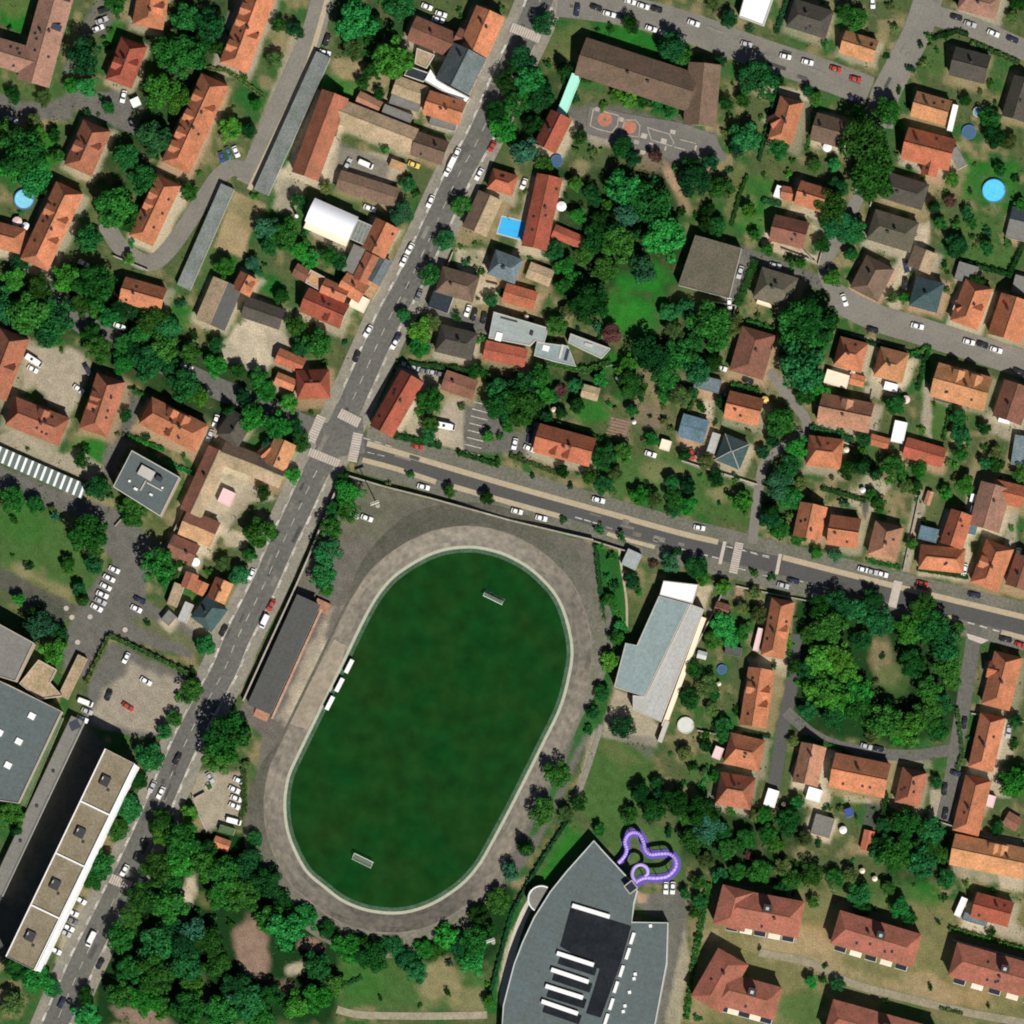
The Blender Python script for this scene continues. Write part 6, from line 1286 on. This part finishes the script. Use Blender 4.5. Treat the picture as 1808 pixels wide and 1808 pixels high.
for c in CARS.replace('\n', '').split(';'):
    t = c.split()
    if len(t) < 4 or (float(t[0]), float(t[1])) == (287, 1748): continue
    car(float(t[0]), float(t[1]), float(t[2]), t[3], t[4] if len(t) > 4 else 'c')
# white box trailer next to the villas at top left
X, Y = P(240, 181); r_ = empty('box_trailer', (X, Y, 0), math.radians(25)); MB().box(-1.6,1.6,-1.5,1.5,.5,2.6).build('box', M_white, r_); MB().box(1.6,2.8,-.06,.06,.5,.62).build('drawbar', M_dark, r_)
for s in (-1,1): o = MB().cyl(0,0,-.12,.12,.33).build('wheel', M_tyre, r_, (0, s*1.35, .33)); o.rotation_euler = (math.pi/2,0,0)
tag(r_, None, 'trailer', None, (240,181), 'white box trailer parked at the end of the lane at top left')
# ---------------------------------------------------------------- pools, trampolines, parasols
def round_pool(x, y, r, mat=M_water, name='round_pool', desc='round blue garden pool', cat='pool', rim=M_cap, label=None):
    X, Y = P(x, y); R = r*PX; e_ = empty(name, (X, Y, 0)); v = []; f = []; k = 36
    for rad, z in ((R,0),(R,1.15),(R-.28,1.15),(R-.28,.2)): v += [(rad*math.cos(2*math.pi*i/k), rad*math.sin(2*math.pi*i/k), z) for i in range(k)]
    for q in range(3):
        for i in range(k): f.append((q*k+i, q*k+(i+1) % k, (q+1)*k+(i+1) % k, (q+1)*k+i))
    obj('rim', mesh('rim', v, f, rim), e_); MB().cyl(0,0,.1,.95,R-.29,R-.29,36).build('water', mat, e_)
    for s_ in (-.25, .25): obj('ladder_rail', MB().bar((R-.1,s_,0),(R-.1,s_,1.7),.05).bar((R-.1,s_,1.7),(R-.7,s_,1.5),.05).mesh('ladder_rail', M_cap), e_)
    tag(e_, desc, cat, 'garden pools', (x, y), label)
round_pool(43, 352, 18, surf('pale_pool_water', (.20,.55,.72), var=.2, scale=.8, rough=.25), label='pale blue round pool at the left edge', rim=M_blue)
round_pool(1755, 337, 21, rim=M_blue, label='large bright blue round pool at the right edge'); round_pool(1727, 198, 9, surf('dull_pool_water', (.12,.27,.38), var=.2), desc='small grey-blue round pool')
round_pool(1211, 1281, 15, surf('pool_cover', (.62,.64,.6), var=.1), desc='round pool under a pale cover', label='round pool under a pale cover right of the sports hall')
X0, Y0 = P(905, 402); e_ = empty('swimming_pool', (X0, Y0, 0)); q = [P(*p) for p in ((886,380),(937,393),(927,427),(876,413))]; iq = offset(q, -.5, True)
if abs(iq[0][0]-X0) > abs(q[0][0]-X0): iq = offset(q, .5, True)
v = [(x-X0,y-Y0,.22) for x, y in q]+[(x-X0,y-Y0,.22) for x, y in iq]+[(x-X0,y-Y0,0) for x, y in q]+[(x-X0,y-Y0,.05) for x, y in iq]; obj('coping', mesh('coping', v, [(i,(i+1) % 4,4+(i+1) % 4,4+i) for i in range(4)]+[(i,8+i,8+(i+1) % 4,(i+1) % 4) for i in range(4)], M_cap), e_)
obj('water', mesh('water', [(x-X0,y-Y0,.16) for x, y in iq], [(3,2,1,0)], surf('bright_pool_water', (.05,.42,.80), var=.1, rough=.2, tint=(.03,.34,.72))), e_); tag(e_, None, 'pool', None, (905,402), 'rectangular bright blue swimming pool beside the long red house')
def trampoline(x, y, r, lab):
    X, Y = P(x, y); R = r*PX; e_ = empty('trampoline', (X, Y, 0)); rg = MB(); k = 20
    for i in range(k): a, b2 = 2*math.pi*i/k, 2*math.pi*(i+1)/k; rg.bar((R*math.cos(a),R*math.sin(a),.9),(R*math.cos(b2),R*math.sin(b2),.9),.16)
    rg.build('pad', M_blue, e_); MB().cyl(0,0,.84,.88,R*.93,R*.93,24).build('mat', surf('tramp_mat', (.06,.12,.2), var=.1), e_)
    for i in range(4): a = i*math.pi/2+.4; obj('leg', unit_box(M_dark), e_, (R*.95*math.cos(a), R*.95*math.sin(a), 0), 0, (.07,.07,.85))
    tag(e_, None, 'trampoline', 'trampolines', (x, y), lab)
trampoline(1711, 233, 12, 'blue trampoline in the garden right of the light orange house at top right'); trampoline(1275, 1182, 8, 'blue trampoline in the garden right of the sports hall'); trampoline(983, 284, 10, 'blue trampoline below the red house by the mint canopy')
def parasol(x, y, r, col, lab=None):
    X, Y = P(x, y); R = r*PX; e_ = empty('parasol', (X, Y, 0)); MB().cyl(0,0,2.1,2.75,R,.05,10).build('canopy', roofmat(col), e_); MB().cyl(0,0,0,2.4,.05,.05,6).build('pole', M_dark, e_); MB().cyl(0,0,0,.1,.35,.35,10).build('foot', M_conc, e_)
    tag(e_, f"round {RC[col][1]} parasol", 'parasol', 'parasols', (x, y), lab)
for x, y, r, c in ((1461,261,8,'wh'),(346,993,8,'wh'),(1600,706,7.5,'pink'),(992,365,9,'wh'),(31,392,9,'pink'),(46,400,7,'wh'),(1632,289,6,'yl'),(1351,707,7,'yl'),(979,724,5,'cream'),(1092,668,5,'wh'),(1524,866,5,'wh'),(1523,1538,5,'cream'),(1545,1552,5,'cream'),(1489,1466,7,'wh'),(1384,1420,4,'cream'),(1270,1208,4,'cream'),(1710,478,5,'wh'),(1506,660,5,'cream'),(1495,795,5,'cream'),(1120,746,4,'wh'),(930,560,4,'cream'),(575,1160,3,'wh')):
    if (x, y) != (575, 1160): parasol(x, y, r, c)
X, Y = P(370, 1389); e_ = empty('round_planter', (X, Y, 0)); MB().cyl(0,0,0,.5,1.6,1.6,20).build('ring', M_conc, e_); obj('planting', SHR['o'][0], e_, (0,0,.4), 0, (1.3,1.3,.6)); tag(e_, None, 'planter', None, (370,1389), 'round concrete planter in the small car park left of the track')
for x, y, lab in ((1240,1157,'glass greenhouse beside the lower end of the sports hall'),(1700,258,None)):
    if not lab: continue
    X, Y = P(x, y); e_ = empty('greenhouse', (X, Y, 0), math.radians(-14)); MB().box(-1.6,1.6,-1.3,1.3,0,1.7).build('glass_wall', surf('greenhouse_glass', (.5,.55,.55), var=.2, rough=.2), e_)
    for s in (-1,1): obj('roof_pane', mesh('roof_pane', [(-1.7,s*1.4,1.7),(1.7,s*1.4,1.7),(1.7,0,2.4),(-1.7,0,2.4)], [(0,1,2,3)], surf('greenhouse_glass', (.5,.55,.55))), e_)
    tag(e_, None, 'greenhouse', None, (x, y), lab)
# vegetable rows
for i in range(6):
    x, y = P(1094-i*1.6, 741+i*5.2); structure(obj('vegetable_row', unit_box(surf('ploughed_row', (.27,.19,.13), var=.3)), None, (x, y, 0), math.radians(-13), (6.4, .5, .22)))
# fine ground clutter in the gardens: tufts and weeds nobody could count
V = []
for i in range(4200):
    x, y = TR.uniform(0, 1808), TR.uniform(0, 1808)
    if i % 3 and False: continue
    if not free(x, y, 1): continue
    X, Y = P(x, y)
    for k in range(3):
        c = np.array((X+TR.gauss(0,.5), Y+TR.gauss(0,.5), TR.uniform(.08,.5))); n_ = np.array((TR.gauss(0,.5), TR.gauss(0,.5), 1.)); n_ /= np.linalg.norm(n_)
        t = np.cross(n_, (TR.gauss(0,1), TR.gauss(0,1), .1)); t /= np.linalg.norm(t); b2 = np.cross(n_, t); s = TR.uniform(.15,.45); V += [c-t*s, c-b2*s*.7, c+t*s, c+b2*s*.7]
o = obj('garden_weeds', mesh('garden_weeds', V, np.arange(len(V)).reshape(-1,4).tolist(), LEAF['o'])); o['kind'] = 'stuff'; o['label'] = 'low weeds and tufts scattered through the gardens'; o['category'] = 'ground cover'

# ---------------------------------------------------------------- labels: looks first, then place next to things one can find
LM = [('the cycle track',758,1290),('the grandstand',505,1155),('the white barrel hall',590,390),('the long brown school',1110,130),('the playground',1110,225),('the mint canopy',1003,168),('the rectangular blue pool',905,402),('the bright round pool',1755,336),('the tree-filled square',1560,1180),
 ('the purple slide',1145,1510),('the swimming hall',1020,1680),('the sports hall',1155,1150),('the slab tower block',124,1515),('the ribbed carport',72,830),('the flat grey office',260,855),('the crossroads',592,772),('the salmon school wing',85,60),('the pale round pool',43,352),('the farm barns',620,270),
 ('the blue-grey workshop',960,595),('the brown flat hall',1255,475),('the teal pyramid roof',1294,799),('the crossing near the sports hall',1300,982),('the lower left wood',445,1670),('the lower floodlight mast',871,1665),('the upper floodlight mast',668,893),('the white marquee',1588,763),('the dry lot',430,395),
 ('the L-shaped farm',410,850),('the slate town house',815,125),('the corner house with red roof',702,715),('the camper van yard',800,745),('the white flat building at top',1337,12),('the top right junction',1625,40),('the right-hand street',1640,590),('the hedged car park',250,1220),('the teal-grey centre',40,1320),
 ('the park lawn at left',70,970),('the L-shaped apartments',1305,1750),('the slide-side apartments',1350,1615),('the middle apartments',1548,1660),('the right-edge apartments',1750,1715),('the long light orange house',1747,1512),('the lane left of the square',1385,1280),('the big light orange villa',1698,684),
 ('the overgrown garden',1090,430),('the pale farmyard',440,610),('the gravel yard at left',95,660),('the teal hip roof by the main road',366,1083),('the pale-covered pool',1211,1281),('the park meadow',720,1745),('the villa row at upper left',345,220),('the ploughed beds',1092,755),('the east road',1480,1024),
 ('the red cluster by the barrel hall',575,530),('the plain meadow right of the track',1080,1390),('the two garages by the lane',1400,1406),('the crossing at bottom left',213,1558)]
DIR = ['right of','lower right of','below','lower left of','left of','upper left of','above','upper right of']
def place(xy):
    d = sorted((math.hypot(xy[0]-x, xy[1]-y), n, x, y) for n, x, y in LM)[0]
    a = math.atan2(xy[1]-d[3], xy[0]-d[2]); k = int(round(a/(math.pi/4))) % 8
    return d[0], (f"{DIR[k]} {d[1]}" if d[0] > 9 else f"at {d[1]}")
ORD = ['nearest','second nearest','third nearest','fourth nearest','fifth nearest','sixth nearest','seventh nearest','eighth nearest','ninth nearest','tenth nearest','eleventh nearest','twelfth nearest','thirteenth nearest','fourteenth nearest','fifteenth nearest','sixteenth nearest']
buckets = {}
for o, desc, xy, lab in THINGS:
    if lab: continue
    d, pl = place(xy); buckets.setdefault((desc, pl), []).append((d, o))
for (desc, pl), items in buckets.items():
    items.sort(key=lambda q: q[0])
    for i, (d, o) in enumerate(items):
        s = f"{desc} {pl}"
        if len(items) > 1: s = f"{ORD[min(i, len(ORD)-1)]} {desc} {pl}"
        o['label'] = s
